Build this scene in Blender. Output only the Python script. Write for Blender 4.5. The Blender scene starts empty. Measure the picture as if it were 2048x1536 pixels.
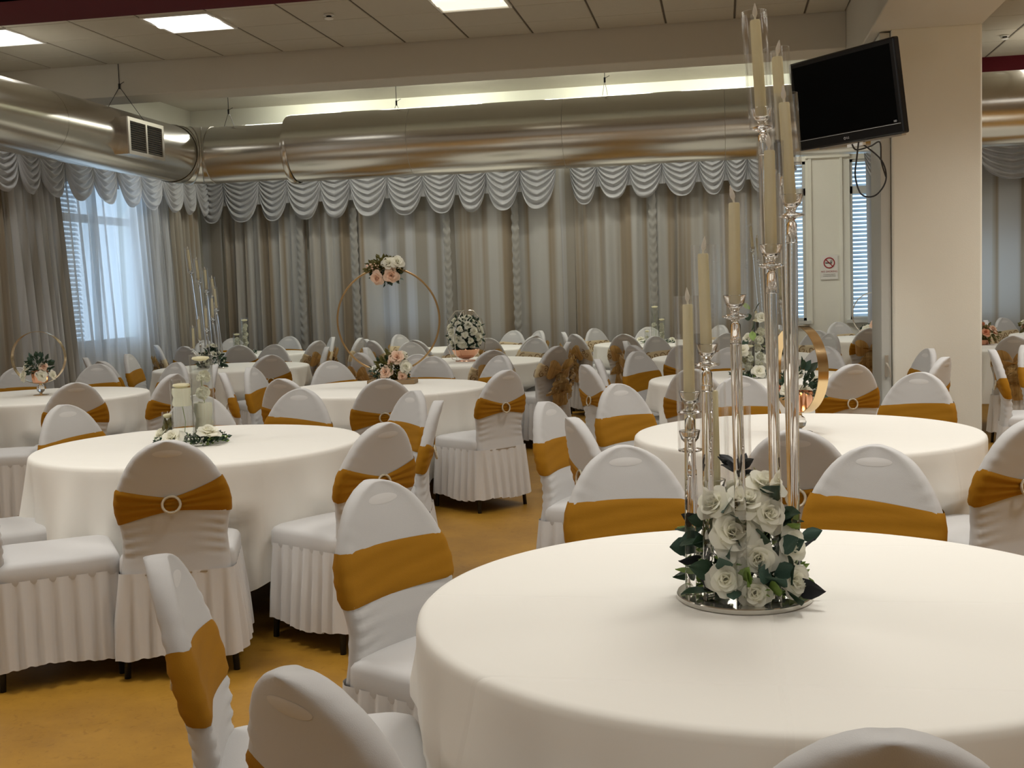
import bpy, math, random
from mathutils import Vector, Matrix
C = bpy.context.scene.collection
S = bpy.context.scene
pi = math.pi
sin, cos = math.sin, math.cos
rnd = random.Random(7)

# ------------------------------------------------------------------ camera, world, lights, exposure
CAM_F, YAW, PITCH, ROLL, CAM_H = 2328.49, -.1810, .0811, -.0326, 1.441
fw = Vector((sin(YAW)*cos(PITCH), cos(YAW)*cos(PITCH), -sin(PITCH)))
r0 = Vector((cos(YAW), -sin(YAW), 0)); u0 = r0.cross(fw)
rr_ = cos(ROLL)*r0 + sin(ROLL)*u0; uu_ = -sin(ROLL)*r0 + cos(ROLL)*u0
cd = bpy.data.cameras.new('camera'); cam = bpy.data.objects.new('camera', cd); C.objects.link(cam)
M = Matrix.Identity(4)
for i in range(3):
    M[i][0] = rr_[i]; M[i][1] = uu_[i]; M[i][2] = -fw[i]
M[2][3] = CAM_H
cam.matrix_world = M
cd.sensor_width = 36; cd.lens = CAM_F/2048*36; cd.clip_start = .02; cd.clip_end = 200
S.camera = cam

w = bpy.data.worlds.new('sky'); S.world = w; w.use_nodes = True
bg = w.node_tree.nodes['Background']; bg.inputs[0].default_value = (.62, .80, 1, 1); bg.inputs[1].default_value = 2.4

def area(name, loc, sx, sy, power, col, rot=(0, 0, 0)):
    l = bpy.data.lights.new(name, 'AREA'); l.shape = 'RECTANGLE'; l.size = sx; l.size_y = sy
    l.energy = power; l.color = col
    if name == 'panel_light': l.spread = math.radians(125)
    if name == 'tube_glow': l.spread = math.radians(64)
    o = bpy.data.objects.new(name, l); C.objects.link(o); o.location = loc; o.rotation_euler = rot
    return o
WARM = (1, .97, .91)
# ceiling panels (x, y): the two whole ones in view first, the rest are overhead and behind the camera
PANELS = [(-6.11, 9.28), (-4.325, 9.28), (-1.945, 9.28)]
HIDDEN = [(x, y) for y in (6.85, 3.6, .5, -2.8) for x in (-5.3, -2.7, .3, 2.75, 6.2)] + [(3.2, 9.3), (6.2, 9.3), (3.4, 12.3)]
for i, (x, y) in enumerate(PANELS):
    area('panel_light', (x, y, 3.70), .56, .56, 12, WARM)
for i, (x, y) in enumerate(HIDDEN):
    area('panel_light', (x, y, 3.70), .9, .9, (40 if x == 2.75 else (22 if x == .3 else 16)) if y > 6 and y < 7 else (27 if y > 2 else 11), WARM)
TUBES = [(-5.0, 13.3), (-3.3, 13.3), (-1.35, 13.3), (.2, 13.3)]
for x, y in TUBES:
    area('tube_glow', (x, y, 3.88), 1.2, .06, 7, (.98, 1, .80), (pi/2, 0, 0))
    area('tube_wide', (x, y, 3.88), 1.2, .1, 24, (1, .98, .88))
# cool fill lights added behind the camera and at left, no window there
area('fill_rear', (-2, -5.6, 1.9), 9, 2.2, 9, (.80, .90, 1), (pi/2, 0, 0))
area('fill_left', (-7.0, 3.0, 1.9), 6, 2.0, 18, (.80, .90, 1), (0, -pi/2, 0))
S.view_settings.view_transform = 'Standard'; S.view_settings.look = 'None'
S.view_settings.exposure = 0.0; S.view_settings.gamma = 1; S.view_settings.use_curve_mapping = False

# ------------------------------------------------------------------ materials
def newmat(name):
    m = bpy.data.materials.new(name); m.use_nodes = True
    return m, m.node_tree.nodes, m.node_tree.links, m.node_tree.nodes['Principled BSDF']
def plain(name, col, rough=.6, metal=0, spec=.5, bump=0, bscale=200, var=0, vscale=3, sheen=0, coat=0):
    m, n, l, b = newmat(name)
    b.inputs['Base Color'].default_value = (*col, 1); b.inputs['Roughness'].default_value = rough
    b.inputs['Metallic'].default_value = metal; b.inputs['Specular IOR Level'].default_value = spec
    if sheen: b.inputs['Sheen Weight'].default_value = sheen
    if coat: b.inputs['Coat Weight'].default_value = coat
    tc = n.new('ShaderNodeTexCoord')
    if var:
        t = n.new('ShaderNodeTexNoise'); t.inputs['Scale'].default_value = vscale; t.inputs['Detail'].default_value = 4
        l.new(tc.outputs['Object'], t.inputs['Vector'])
        mx = n.new('ShaderNodeMix'); mx.data_type = 'RGBA'
        mx.inputs[6].default_value = (*[c*(1-var) for c in col], 1); mx.inputs[7].default_value = (*[min(1, c*(1+var)) for c in col], 1)
        l.new(t.outputs[0], mx.inputs[0]); l.new(mx.outputs[2], b.inputs['Base Color'])
    if bump:
        t = n.new('ShaderNodeTexNoise'); t.inputs['Scale'].default_value = bscale
        l.new(tc.outputs['Object'], t.inputs['Vector'])
        bp = n.new('ShaderNodeBump'); bp.inputs['Strength'].default_value = bump; bp.inputs['Distance'].default_value = .002
        l.new(t.outputs[0], bp.inputs['Height']); l.new(bp.outputs[0], b.inputs['Normal'])
    return m
M_WALL = plain('wall_paint', (.88, .85, .75), .8, bump=.3, bscale=90, var=.03)
M_WALLW = plain('wall_white', (.80, .79, .71), .8, bump=.3, bscale=90, var=.03)
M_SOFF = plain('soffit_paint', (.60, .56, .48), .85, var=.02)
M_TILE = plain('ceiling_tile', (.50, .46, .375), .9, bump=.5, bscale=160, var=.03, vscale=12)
M_GRID = plain('ceiling_grid', (.10, .08, .055), .8)
M_RED = plain('dark_red_paint', (.085, .006, .010), .7, spec=.15)
M_COVER = plain('white_stretch_fabric', (.57, .565, .56), .62, spec=.3, sheen=.1, bump=.15, bscale=600)
M_COVER2 = plain('white_stretch_lit', (.66, .65, .64), .6)  # paler white stands in for light passing through at the grip hole
M_SKIRT = plain('white_pleated_fabric', (.64, .63, .62), .7, sheen=.2)
M_GOLD = plain('gold_stretch_band', (.345, .155, .006), .75, spec=.2, bump=.2, bscale=500)
M_CHAMP = plain('champagne_organza', (.62, .50, .30), .55, sheen=.3)
M_SWIRL = plain('brown_embroidery', (.24, .13, .04), .5)
M_LEG = plain('black_metal', (.012, .012, .014), .4)
M_PEARL = plain('crystal_ring', (.72, .66, .52), .25, metal=.6, bump=1, bscale=900)
M_WOOD = plain('table_board', (.30, .20, .10), .6, var=.1)
M_COPPER = plain('rose_gold', (.78, .42, .27), .22, metal=1)
M_GMETAL = plain('gold_metal', (.80, .60, .34), .18, metal=1)
M_GBROWN = plain('gold_hoop_paint', (.42, .27, .12), .35, metal=.7)
M_SILVER = plain('silver_wire', (.8, .76, .70), .2, metal=1)
M_CANDLE = plain('ivory_wax', (.76, .70, .43), .5, spec=.4, var=.04, vscale=30)
M_FLAME = plain('flame_tip', (.85, .82, .74), .4)
M_ROSE = plain('white_rose', (.93, .90, .78), .6, var=.05, vscale=20)
M_PEACH = plain('peach_rose', (.85, .42, .24), .6, var=.1, vscale=20)
M_BLUSH = plain('blush_rose', (.84, .62, .48), .6, var=.06, vscale=20)
M_LEAF = plain('dark_leaf', (.022, .055, .028), .45, var=.35, vscale=15)
M_LEAFB = plain('blue_leaf', (.05, .10, .075), .5, var=.25, vscale=15)
M_FRESH = plain('fresh_green', (.22, .34, .07), .5, var=.3, vscale=15)
M_OLIVE = plain('olive_leaf', (.13, .12, .025), .5, var=.35, vscale=15)
M_NIGHT = plain('blackish_leaf', (.012, .014, .018), .5)
M_BUD = plain('white_bud', (.85, .85, .78), .6)
M_TVB = plain('black_plastic', (.006, .006, .007), .16, spec=.5)
M_TVS = plain('tv_screen', (.001, .001, .001), .3, spec=.06)
M_WHITEP = plain('white_plastic', (.80, .79, .75), .4)
M_REDINK = plain('red_ink', (.35, .02, .03), .6)
M_BLKINK = plain('dark_ink', (.05, .05, .05), .6)
M_LOGO = plain('logo_grey', (.5, .5, .5), .4)
M_FRAME = plain('window_frame_paint', (.60, .60, .56), .5)
M_VENT = plain('vent_metal', (.62, .59, .52), .35, metal=.8)
M_DARK = plain('vent_dark', (.01, .01, .01), .8)
M_SHUT = plain('shutter_slat', (.75, .80, .85), .5)
M_WATER = None

def soft_mat(name, col, tr, rough=.6, var=.05):
    m = plain(name, col, rough, var=var, vscale=20); n = m.node_tree.nodes; l = m.node_tree.links
    t = n.new('ShaderNodeBsdfTranslucent'); t.inputs[0].default_value = (*col, 1); mx = n.new('ShaderNodeMixShader'); mx.inputs[0].default_value = tr
    l.new(n['Principled BSDF'].outputs[0], mx.inputs[1]); l.new(t.outputs[0], mx.inputs[2]); l.new(mx.outputs[0], n['Material Output'].inputs[0])
    return m
M_ROSE = soft_mat('white_rose', (.98, .96, .85), .40)
M_PEACH = soft_mat('peach_rose', (.95, .48, .28), .3)
M_BLUSH = soft_mat('blush_rose', (.95, .72, .56), .3)
M_CANDLE = soft_mat('ivory_wax', (.93, .87, .62), .25, .45)

def floor_mat():
    m, n, l, b = newmat('mustard_linoleum')
    tc = n.new('ShaderNodeTexCoord')
    a = n.new('ShaderNodeTexNoise'); a.inputs['Scale'].default_value = 1.6; a.inputs['Detail'].default_value = 9; a.inputs['Roughness'].default_value = .72
    l.new(tc.outputs['Object'], a.inputs['Vector'])
    r = n.new('ShaderNodeValToRGB'); r.color_ramp.elements[0].position = .32; r.color_ramp.elements[1].position = .68
    r.color_ramp.elements[0].color = (.25, .122, .013, 1); r.color_ramp.elements[1].color = (.39, .205, .026, 1)
    l.new(a.outputs[0], r.inputs[0])
    s = n.new('ShaderNodeTexNoise'); s.inputs['Scale'].default_value = 22; s.inputs['Detail'].default_value = 6; s.inputs['Distortion'].default_value = 2
    l.new(tc.outputs['Object'], s.inputs['Vector'])
    r2 = n.new('ShaderNodeValToRGB'); r2.color_ramp.elements[0].position = .30; r2.color_ramp.elements[1].position = .42
    r2.color_ramp.elements[0].color = (.80, .76, .68, 1); r2.color_ramp.elements[1].color = (1, 1, 1, 1)
    l.new(s.outputs[0], r2.inputs[0])
    mx = n.new('ShaderNodeMix'); mx.data_type = 'RGBA'; mx.blend_type = 'MULTIPLY'; mx.inputs[0].default_value = 1
    l.new(r.outputs[0], mx.inputs[6]); l.new(r2.outputs[0], mx.inputs[7]); l.new(mx.outputs[2], b.inputs['Base Color'])
    b.inputs['Roughness'].default_value = .40; b.inputs['Specular IOR Level'].default_value = .35
    return m
M_FLOOR = floor_mat()

def cloth_mat():
    m, n, l, b = newmat('white_tablecloth')
    b.inputs['Base Color'].default_value = (.84, .82, .76, 1); b.inputs['Roughness'].default_value = .8
    b.inputs['Sheen Weight'].default_value = .1
    tc = n.new('ShaderNodeTexCoord'); sx = n.new('ShaderNodeSeparateXYZ'); l.new(tc.outputs['Object'], sx.inputs[0])
    nz = n.new('ShaderNodeTexNoise'); nz.inputs['Scale'].default_value = 2.2; l.new(tc.outputs['Object'], nz.inputs['Vector'])
    def crease(sock, period, wdt):
        a = n.new('ShaderNodeMath'); a.operation = 'MULTIPLY_ADD'; a.inputs[1].default_value = .012; l.new(nz.outputs[0], a.inputs[0]); l.new(sock, a.inputs[2])
        p = n.new('ShaderNodeMath'); p.operation = 'PINGPONG'; p.inputs[1].default_value = period; l.new(a.outputs[0], p.inputs[0])
        q = n.new('ShaderNodeMapRange'); q.inputs[1].default_value = 0; q.inputs[2].default_value = wdt; q.inputs[3].default_value = 0; q.inputs[4].default_value = 1; q.clamp = True
        l.new(p.outputs[0], q.inputs[0]); return q
    c1 = crease(sx.outputs[1], .27, .010); c2 = crease(sx.outputs[0], .55, .008)
    mn = n.new('ShaderNodeMath'); mn.operation = 'ADD'; l.new(c1.outputs[0], mn.inputs[0]); l.new(c2.outputs[0], mn.inputs[1])
    fine = n.new('ShaderNodeTexNoise'); fine.inputs['Scale'].default_value = 6; l.new(tc.outputs['Object'], fine.inputs['Vector'])
    ad = n.new('ShaderNodeMath'); ad.operation = 'MULTIPLY_ADD'; ad.inputs[1].default_value = 1.2; l.new(fine.outputs[0], ad.inputs[0]); l.new(mn.outputs[0], ad.inputs[2])
    bp = n.new('ShaderNodeBump'); bp.inputs['Strength'].default_value = .35; bp.inputs['Distance'].default_value = .003
    l.new(ad.outputs[0], bp.inputs['Height']); l.new(bp.outputs[0], b.inputs['Normal'])
    return m
M_CLOTH = cloth_mat()

def curtain_mat(name, dark, light, trans, axis, scale, seed, rough=.6):
    """vertical stripes of satin and sheer, following the cloth (object axis), with light coming through"""
    m, n, l, b = newmat(name)
    tc = n.new('ShaderNodeTexCoord'); mp = n.new('ShaderNodeMapping'); l.new(tc.outputs['Object'], mp.inputs[0])
    sc = [0, 0, .05]; sc[axis] = scale; mp.inputs['Scale'].default_value = sc; mp.inputs['Location'].default_value = (seed, seed*1.7, 0)
    t = n.new('ShaderNodeTexNoise'); t.inputs['Scale'].default_value = 1; t.inputs['Detail'].default_value = 2.5; l.new(mp.outputs[0], t.inputs['Vector'])
    r = n.new('ShaderNodeValToRGB'); r.color_ramp.elements[0].position = .43; r.color_ramp.elements[1].position = .56
    r.color_ramp.elements[0].color = (*dark, 1); r.color_ramp.elements[1].color = (*light, 1)
    l.new(t.outputs[0], r.inputs[0]); l.new(r.outputs[0], b.inputs['Base Color'])
    b.inputs['Roughness'].default_value = rough; b.inputs['Sheen Weight'].default_value = .3
    tr = n.new('ShaderNodeBsdfTranslucent'); l.new(r.outputs[0], tr.inputs[0])
    mx = n.new('ShaderNodeMixShader'); mx.inputs[0].default_value = trans
    l.new(b.outputs[0], mx.inputs[1]); l.new(tr.outputs[0], mx.inputs[2])
    out = n['Material Output']
    if trans > .5:   # sheer: some of the light passes straight through the weave
        tp = n.new('ShaderNodeBsdfTransparent'); m2 = n.new('ShaderNodeMixShader'); m2.inputs[0].default_value = .24
        l.new(mx.outputs[0], m2.inputs[1]); l.new(tp.outputs[0], m2.inputs[2]); l.new(m2.outputs[0], out.inputs[0])
    else:
        l.new(mx.outputs[0], out.inputs[0])
    return m
M_CUR = curtain_mat('satin_sheer_curtain', (.30, .24, .165), (.46, .45, .42), .22, 0, 5.5, 3.1)
M_CURY = curtain_mat('satin_sheer_curtain_side', (.30, .24, .165), (.42, .40, .35), .22, 1, 5.5, 5.2)
M_SHEER = curtain_mat('sheer_white_curtain', (.56, .56, .57), (.78, .80, .84), .55, 1, 9, 1.3)
M_SHEERX = curtain_mat('sheer_grey_curtain', (.34, .31, .26), (.50, .50, .50), .28, 0, 7, 2.2)
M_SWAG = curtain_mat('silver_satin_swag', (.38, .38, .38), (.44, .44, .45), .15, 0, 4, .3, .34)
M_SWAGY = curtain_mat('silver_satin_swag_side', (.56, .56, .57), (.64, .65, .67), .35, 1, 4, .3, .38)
M_RIBY = curtain_mat('pale_striped_drape', (.36, .33, .28), (.62, .62, .62), .3, 1, 6, 7.7)
M_RIB = plain('ruched_satin', (.27, .26, .235), .35, sheen=.3)

def duct_mat(sc):
    m, n, l, b = newmat('brushed_duct_steel')
    tc = n.new('ShaderNodeTexCoord'); mp = n.new('ShaderNodeMapping'); mp.inputs['Scale'].default_value = sc; l.new(tc.outputs['Object'], mp.inputs[0])
    t = n.new('ShaderNodeTexNoise'); t.inputs['Scale'].default_value = 4; t.inputs['Detail'].default_value = 4
    l.new(mp.outputs[0], t.inputs['Vector'])
    r = n.new('ShaderNodeMapRange'); r.inputs[3].default_value = .17; r.inputs[4].default_value = .27; l.new(t.outputs[0], r.inputs[0]); l.new(r.outputs[0], b.inputs['Roughness'])
    b.inputs['Base Color'].default_value = (.66, .64, .585, 1); b.inputs['Metallic'].default_value = 1
    bp = n.new('ShaderNodeBump'); bp.inputs['Strength'].default_value = .02; bp.inputs['Distance'].default_value = .001
    l.new(t.outputs[0], bp.inputs['Height']); l.new(bp.outputs[0], b.inputs['Normal'])
    return m
M_DUCT = duct_mat((.12, 1.6, 1.6)); M_DUCTY = duct_mat((1.6, .12, 1.6))
M_DJOIN = plain('duct_seam_steel', (.45, .42, .36), .3, metal=1)

def emis(name, col, s):
    m, n, l, b = newmat(name)
    b.inputs['Base Color'].default_value = (.8, .8, .8, 1)
    b.inputs['Emission Color'].default_value = (*col, 1); b.inputs['Emission Strength'].default_value = s
    return m
M_PANEL = emis('lit_diffuser', (1, .98, .93), 3.0)
M_PANELD = emis('lit_diffuser_dim', (1, .93, .74), 1.0)
M_TUBE = emis('lit_tube', (.95, 1, .85), 4)

def thin_glass(name, tint=(.97, .99, 1), base=.10, edge=.95, rough=.02, pw=4):
    m, n, l, b = newmat(name)
    n.remove(b); tp = n.new('ShaderNodeBsdfTransparent'); tp.inputs[0].default_value = (*tint, 1)
    g = n.new('ShaderNodeBsdfGlossy'); g.inputs[0].default_value = (.95, .96, .97, 1); g.inputs['Roughness'].default_value = rough
    lw = n.new('ShaderNodeLayerWeight'); lw.inputs[0].default_value = .5
    p = n.new('ShaderNodeMath'); p.operation = 'POWER'; p.inputs[1].default_value = pw; l.new(lw.outputs['Facing'], p.inputs[0])
    mr = n.new('ShaderNodeMapRange'); mr.inputs[3].default_value = base; mr.inputs[4].default_value = edge; l.new(p.outputs[0], mr.inputs[0])
    mx = n.new('ShaderNodeMixShader'); l.new(mr.outputs[0], mx.inputs[0]); l.new(tp.outputs[0], mx.inputs[1]); l.new(g.outputs[0], mx.inputs[2])
    l.new(mx.outputs[0], n['Material Output'].inputs[0])
    return m
M_GLASS = thin_glass('clear_glass_tube', (1, 1, 1), .06, .62, .03, 3.4)
M_PANE = thin_glass('window_glass', (.92, .96, .98), .03, .5)
M_WATER = thin_glass('vase_water', (.985, .99, .97), .0, .12)
M_VASE = thin_glass('vase_glass', (.98, .985, .98), .05, .7)
def acrylic(name, col, rough=.02):
    m, n, l, b = newmat(name)
    b.inputs['Base Color'].default_value = (*col, 1); b.inputs['Transmission Weight'].default_value = 1
    b.inputs['IOR'].default_value = 1.45; b.inputs['Roughness'].default_value = rough
    return m
M_ACRY = acrylic('clear_acrylic', (.97, .96, .95))
M_BASE = plain('mirror_base', (.60, .58, .53), .12, metal=.85)

# ------------------------------------------------------------------ mesh helpers
def link(name, me, parent=None, loc=(0, 0, 0), rot=(0, 0, 0), scale=(1, 1, 1)):
    o = bpy.data.objects.new(name, me); C.objects.link(o)
    o.location = loc; o.rotation_euler = rot; o.scale = scale
    if parent is not None: o.parent = parent
    return o
def tag(o, label=None, cat=None, group=None, kind=None):
    if label: o['label'] = label
    if cat: o['category'] = cat
    if group: o['group'] = group
    if kind: o['kind'] = kind
    return o
def empty(name, loc, rz=0, label=None, cat=None, group=None, kind=None):
    o = bpy.data.objects.new(name, None); C.objects.link(o); o.location = loc; o.rotation_euler = (0, 0, rz); o.empty_display_size = .1
    return tag(o, label, cat, group, kind)
class MB:
    def __init__(s): s.v = []; s.f = []
    def add(s, vs, fs):
        b = len(s.v); s.v += [tuple(p) for p in vs]; s.f += [tuple(i+b for i in f) for f in fs]; return s
    def box(s, x0, x1, y0, y1, z0, z1):
        return s.add([(x0, y0, z0), (x1, y0, z0), (x1, y1, z0), (x0, y1, z0), (x0, y0, z1), (x1, y0, z1), (x1, y1, z1), (x0, y1, z1)],
                     [(0, 3, 2, 1), (4, 5, 6, 7), (0, 1, 5, 4), (1, 2, 6, 5), (2, 3, 7, 6), (3, 0, 4, 7)])
    def grid(s, rows, closed=False):
        m = len(rows[0]); vs = [p for r in rows for p in r]; fs = []
        for i in range(len(rows)-1):
            for j in range(m if closed else m-1):
                k = (j+1) % m; fs.append((i*m+j, i*m+k, (i+1)*m+k, (i+1)*m+j))
        return s.add(vs, fs)
    def tube(s, pts, r, n=8, cap=True, closed=False):
        pts = [Vector(p) for p in pts]; rows = []; N = len(pts); up = Vector((0, 0, 1)); prev = None
        for i, p in enumerate(pts):
            if closed: d = pts[(i+1) % N]-pts[i-1]
            else: d = pts[min(i+1, N-1)]-pts[max(i-1, 0)]
            d.normalize()
            if prev is None:
                a = d.orthogonal().normalized()
            else:
                a = (prev - d*prev.dot(d)).normalized()
            prev = a; b = d.cross(a); R = r[i] if isinstance(r, (list, tuple)) else r
            rows.append([tuple(p+a*(R*cos(2*pi*k/n))+b*(R*sin(2*pi*k/n))) for k in range(n)])
        if closed:
            rows.append(rows[0])
        s.grid(rows, True)
        if cap and not closed:
            b0 = len(s.v)-len(rows)*n
            s.f.append(tuple(b0+k for k in range(n))[::-1]); s.f.append(tuple(b0+(len(rows)-1)*n+k for k in range(n)))
        return s
    def lathe(s, prof, cx=0, cy=0, n=24, cap=True, ax=None):
        """prof: (radius, z) list; ax maps a local point"""
        rows = [[(cx+r*cos(2*pi*k/n), cy+r*sin(2*pi*k/n), z) for k in range(n)] for r, z in prof]
        if ax: rows = [[ax(p) for p in r] for r in rows]
        b0 = len(s.v); s.grid(rows, True)
        if cap:
            if prof[0][0] > 0: s.f.append(tuple(b0+k for k in range(n))[::-1])
            if prof[-1][0] > 0: s.f.append(tuple(b0+(len(rows)-1)*n+k for k in range(n)))
        return s
    def mesh(s, name, mat, smooth=True, sharp=None):
        me = bpy.data.meshes.new(name); me.from_pydata(s.v, [], s.f)
        mats = mat if isinstance(mat, (list, tuple)) else [mat]
        for q in mats: me.materials.append(q)
        me.validate()
        if smooth:
            me.shade_smooth()
            if sharp: me.set_sharp_from_angle(angle=math.radians(sharp))
        me.update(); return me
    def obj(s, name, mat, parent=None, loc=(0, 0, 0), rot=(0, 0, 0), smooth=True, sharp=40):
        return link(name, s.mesh(name, mat, smooth, sharp), parent, loc, rot)
def boxobj(name, x0, x1, y0, y1, z0, z1, mat, parent=None, bev=0):
    o = MB().box(x0, x1, y0, y1, z0, z1).obj(name, mat, parent, smooth=False)
    if bev:
        md = o.modifiers.new('bevel', 'BEVEL'); md.width = bev; md.segments = 3
    return o
def smooth01(a, b, x):
    t = max(0, min(1, (x-a)/(b-a))); return t*t*(3-2*t)
def axis_map(p0, p1):
    """maps local z onto the line p0->p1 (z in metres from p0)"""
    p0 = Vector(p0); d = (Vector(p1)-p0).normalized(); q = Vector((0, 0, 1)).rotation_difference(d)
    return lambda p: tuple(p0 + q @ Vector(p))
def text_mesh(txt, size, mat, ext=.0006, bold=0):
    cu = bpy.data.curves.new('text', 'FONT'); cu.body = txt; cu.size = size; cu.extrude = ext; cu.offset = bold
    cu.align_x = 'CENTER'; cu.align_y = 'CENTER'; cu.resolution_u = 3
    o = bpy.data.objects.new('text', cu); C.objects.link(o)
    bpy.context.view_layer.update()
    me = bpy.data.meshes.new_from_object(o.evaluated_get(bpy.context.evaluated_depsgraph_get()))
    bpy.data.objects.remove(o); bpy.data.curves.remove(cu)
    me.materials.clear(); me.materials.append(mat); return me

# ------------------------------------------------------------------ room shell
FX0, FX1, FY0, FY1 = -7.05, 8.2, -6.0, 15.0
flo = boxobj('floor', FX0-.15, FX1+.15, FY0-.15, FY1+.15, -.1, 0, M_FLOOR); tag(flo, kind='structure')
WINB = [(-4.62, -3.75, 1.0, 2.9), (-.35, .35, 1.0, 2.9), (.74, 1.03, .93, 2.9), (1.56, 2.15, .93, 2.9), (2.7, 4.6, .93, 2.9)]
WINL = [(11.55, 13.25, .98, 2.95)]
def wall_with_openings(name, a0, a1, z1, wins, plane, thick, axis, mat):
    b = MB(); cur = a0
    def blk(p, q, zl, zh):
        if axis == 'x': b.box(p, q, plane, plane+thick, zl, zh)
        else: b.box(plane-thick, plane, p, q, zl, zh)
    for (p, q, zl, zh) in wins:
        blk(cur, p, 0, z1); blk(p, q, 0, zl); blk(p, q, zh, z1); cur = q
    blk(cur, a1, 0, z1)
    return tag(b.obj(name, mat, smooth=False), kind='structure')
wall_with_openings('wall_back', FX0, FX1, 4.0, WINB, FY1, .2, 'x', M_WALLW)
wall_with_openings('wall_left', FY0, FY1+.2, 4.0, WINL, FX0, .2, 'y', M_WALLW)
tag(boxobj('wall_right', FX1, FX1+.15, FY0, FY1, 0, 4.0, M_WALLW), kind='structure')
tag(boxobj('wall_front', FX0, FX1, FY0-.15, FY0, 0, 4.0, M_WALLW), kind='structure')

# ceiling: slab behind the grid, individual tiles with T-bars between them where the photo shows them
ceil = tag(empty('ceiling', (0, 0, 0)), kind='structure')
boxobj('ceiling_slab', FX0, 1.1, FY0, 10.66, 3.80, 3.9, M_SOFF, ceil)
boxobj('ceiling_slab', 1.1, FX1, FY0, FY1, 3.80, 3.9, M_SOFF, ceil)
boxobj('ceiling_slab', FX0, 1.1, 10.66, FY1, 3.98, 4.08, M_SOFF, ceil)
TX = [.74-.597*k for k in range(14)]; TX = [1.088]+TX
TY = [10.64, 10.17, 9.58, 8.98, 8.38, 7.78]
tile_cache = {}
def tile(x0, x1, y0, y1, z=3.74, par=None, mat=None):
    key = (round(x1-x0, 3), round(y1-y0, 3))
    if key not in tile_cache:
        a, c = key[0]/2-.009, key[1]/2-.0035
        b = MB().grid([[(-a, -c, .03), (a, -c, .03), (a, c, .03), (-a, c, .03)], [(-a, -c, .004), (a, -c, .004), (a, c, .004), (-a, c, .004)], [(-a+.006, -c+.003, 0), (a-.006, -c+.003, 0), (a-.006, c-.003, 0), (-a+.006, c-.003, 0)]], True)
        b.f.append((8, 11, 10, 9)); tile_cache[key] = b.mesh('ceiling_tile', M_TILE, False)
    return link('ceiling_tile', tile_cache[key], par or ceil, ((x0+x1)/2, (y0+y1)/2, z))
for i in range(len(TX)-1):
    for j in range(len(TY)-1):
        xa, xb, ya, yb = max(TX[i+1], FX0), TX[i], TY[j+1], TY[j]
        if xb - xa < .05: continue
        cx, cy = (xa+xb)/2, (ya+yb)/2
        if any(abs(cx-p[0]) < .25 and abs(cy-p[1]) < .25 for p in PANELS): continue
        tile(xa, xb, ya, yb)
g = MB()
for x in TX[1:-1]: g.box(x-.007, x+.007, 7.6, 10.64, 3.746, 3.79)
for y in TY[1:]: g.box(FX0, 1.09, y-.004, y+.004, 3.745, 3.79)
tag(g.obj('ceiling_grid_bars', M_GRID, ceil, smooth=False), kind='stuff')
boxobj('ceiling_lining', FX0, 1.1, FY0, 7.6, 3.74, 3.79, M_TILE, ceil)
# right bay tiles
RX = [1.88, 2.2, 2.8, 3.4, 4.0, 4.6]; RY = [13.7, 13.1, 12.5, 11.9, 11.3, 10.7, 10.1, 9.5]
for i in range(len(RX)-1):
    for j in range(len(RY)-1):
        tile(RX[i], RX[i+1], RY[j+1], RY[j])
g = MB()
for x in RX[1:-1]: g.box(x-.007, x+.007, 9.5, 13.7, 3.746, 3.79)
for y in RY[1:-1]: g.box(1.88, 4.6, y-.004, y+.004, 3.745, 3.79)
tag(g.obj('ceiling_grid_bars', M_GRID, ceil, smooth=False), kind='stuff')
boxobj('ceiling_lining', 1.1, FX1, FY0, 9.5, 3.74, 3.79, M_TILE, ceil)
boxobj('ceiling_lining', 4.6, FX1, 9.5, FY1, 3.74, 3.79, M_TILE, ceil)
boxobj('ceiling_lining', 1.1, 1.88, 9.5, FY1, 3.74, 3.79, M_TILE, ceil)
boxobj('ceiling_lining', 1.88, 4.6, 13.7, FY1, 3.74, 3.79, M_SOFF, ceil)

# beams
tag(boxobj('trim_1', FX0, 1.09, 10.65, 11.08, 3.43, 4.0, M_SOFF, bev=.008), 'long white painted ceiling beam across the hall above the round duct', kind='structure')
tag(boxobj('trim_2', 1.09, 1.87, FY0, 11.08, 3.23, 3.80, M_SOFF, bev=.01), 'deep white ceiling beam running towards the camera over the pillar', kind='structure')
b = MB(); b.box(FX0, 1.08, 7.35, 7.98, 3.50, 3.56); b.box(FX0, 1.08, 7.58, 7.66, 3.56, 3.74)
b.box(FX0, 1.08, 7.35, 7.37, 3.5, 3.74)
tag(b.obj('trim_3', M_RED, smooth=False), 'dark red ceiling beam near the top left', kind='structure')
b = MB().box(1.88, FX1, 13.35, 13.55, 3.56, 3.74)
tag(b.obj('trim_4', M_RED, smooth=False), 'dark red band under the ceiling right of the pillar', kind='structure')

pil = tag(empty('trim_5', (0, 0, 0)), 'square cream painted pillar holding the television', kind='structure')
boxobj('pillar_shaft', 1.237, 1.865, 9.0, 9.62, 0, 3.24, M_WALL, pil, bev=.018)
boxobj('pillar_base_board', 1.225, 1.877, 8.99, 9.63, 0, .08, M_WALLW, pil)
# slim door leaf edge beside the pillar
dr = tag(empty('door_1', (0, 0, 0)), 'pale grey folding door leaf standing against the left side of the pillar', kind='structure')
boxobj('door_leaf', 1.160, 1.232, 9.04, 9.60, .02, 3.22, M_FRAME, dr, bev=.005)
b = MB(); b.box(1.18, 1.205, 9.015, 9.04, .70, .86); b.tube([(1.19, 9.02, .80), (1.19, 8.985, .80), (1.205, 8.975, .77), (1.215, 8.975, .70)], .008)
b.obj('door_handle', M_VENT, dr)

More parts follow.
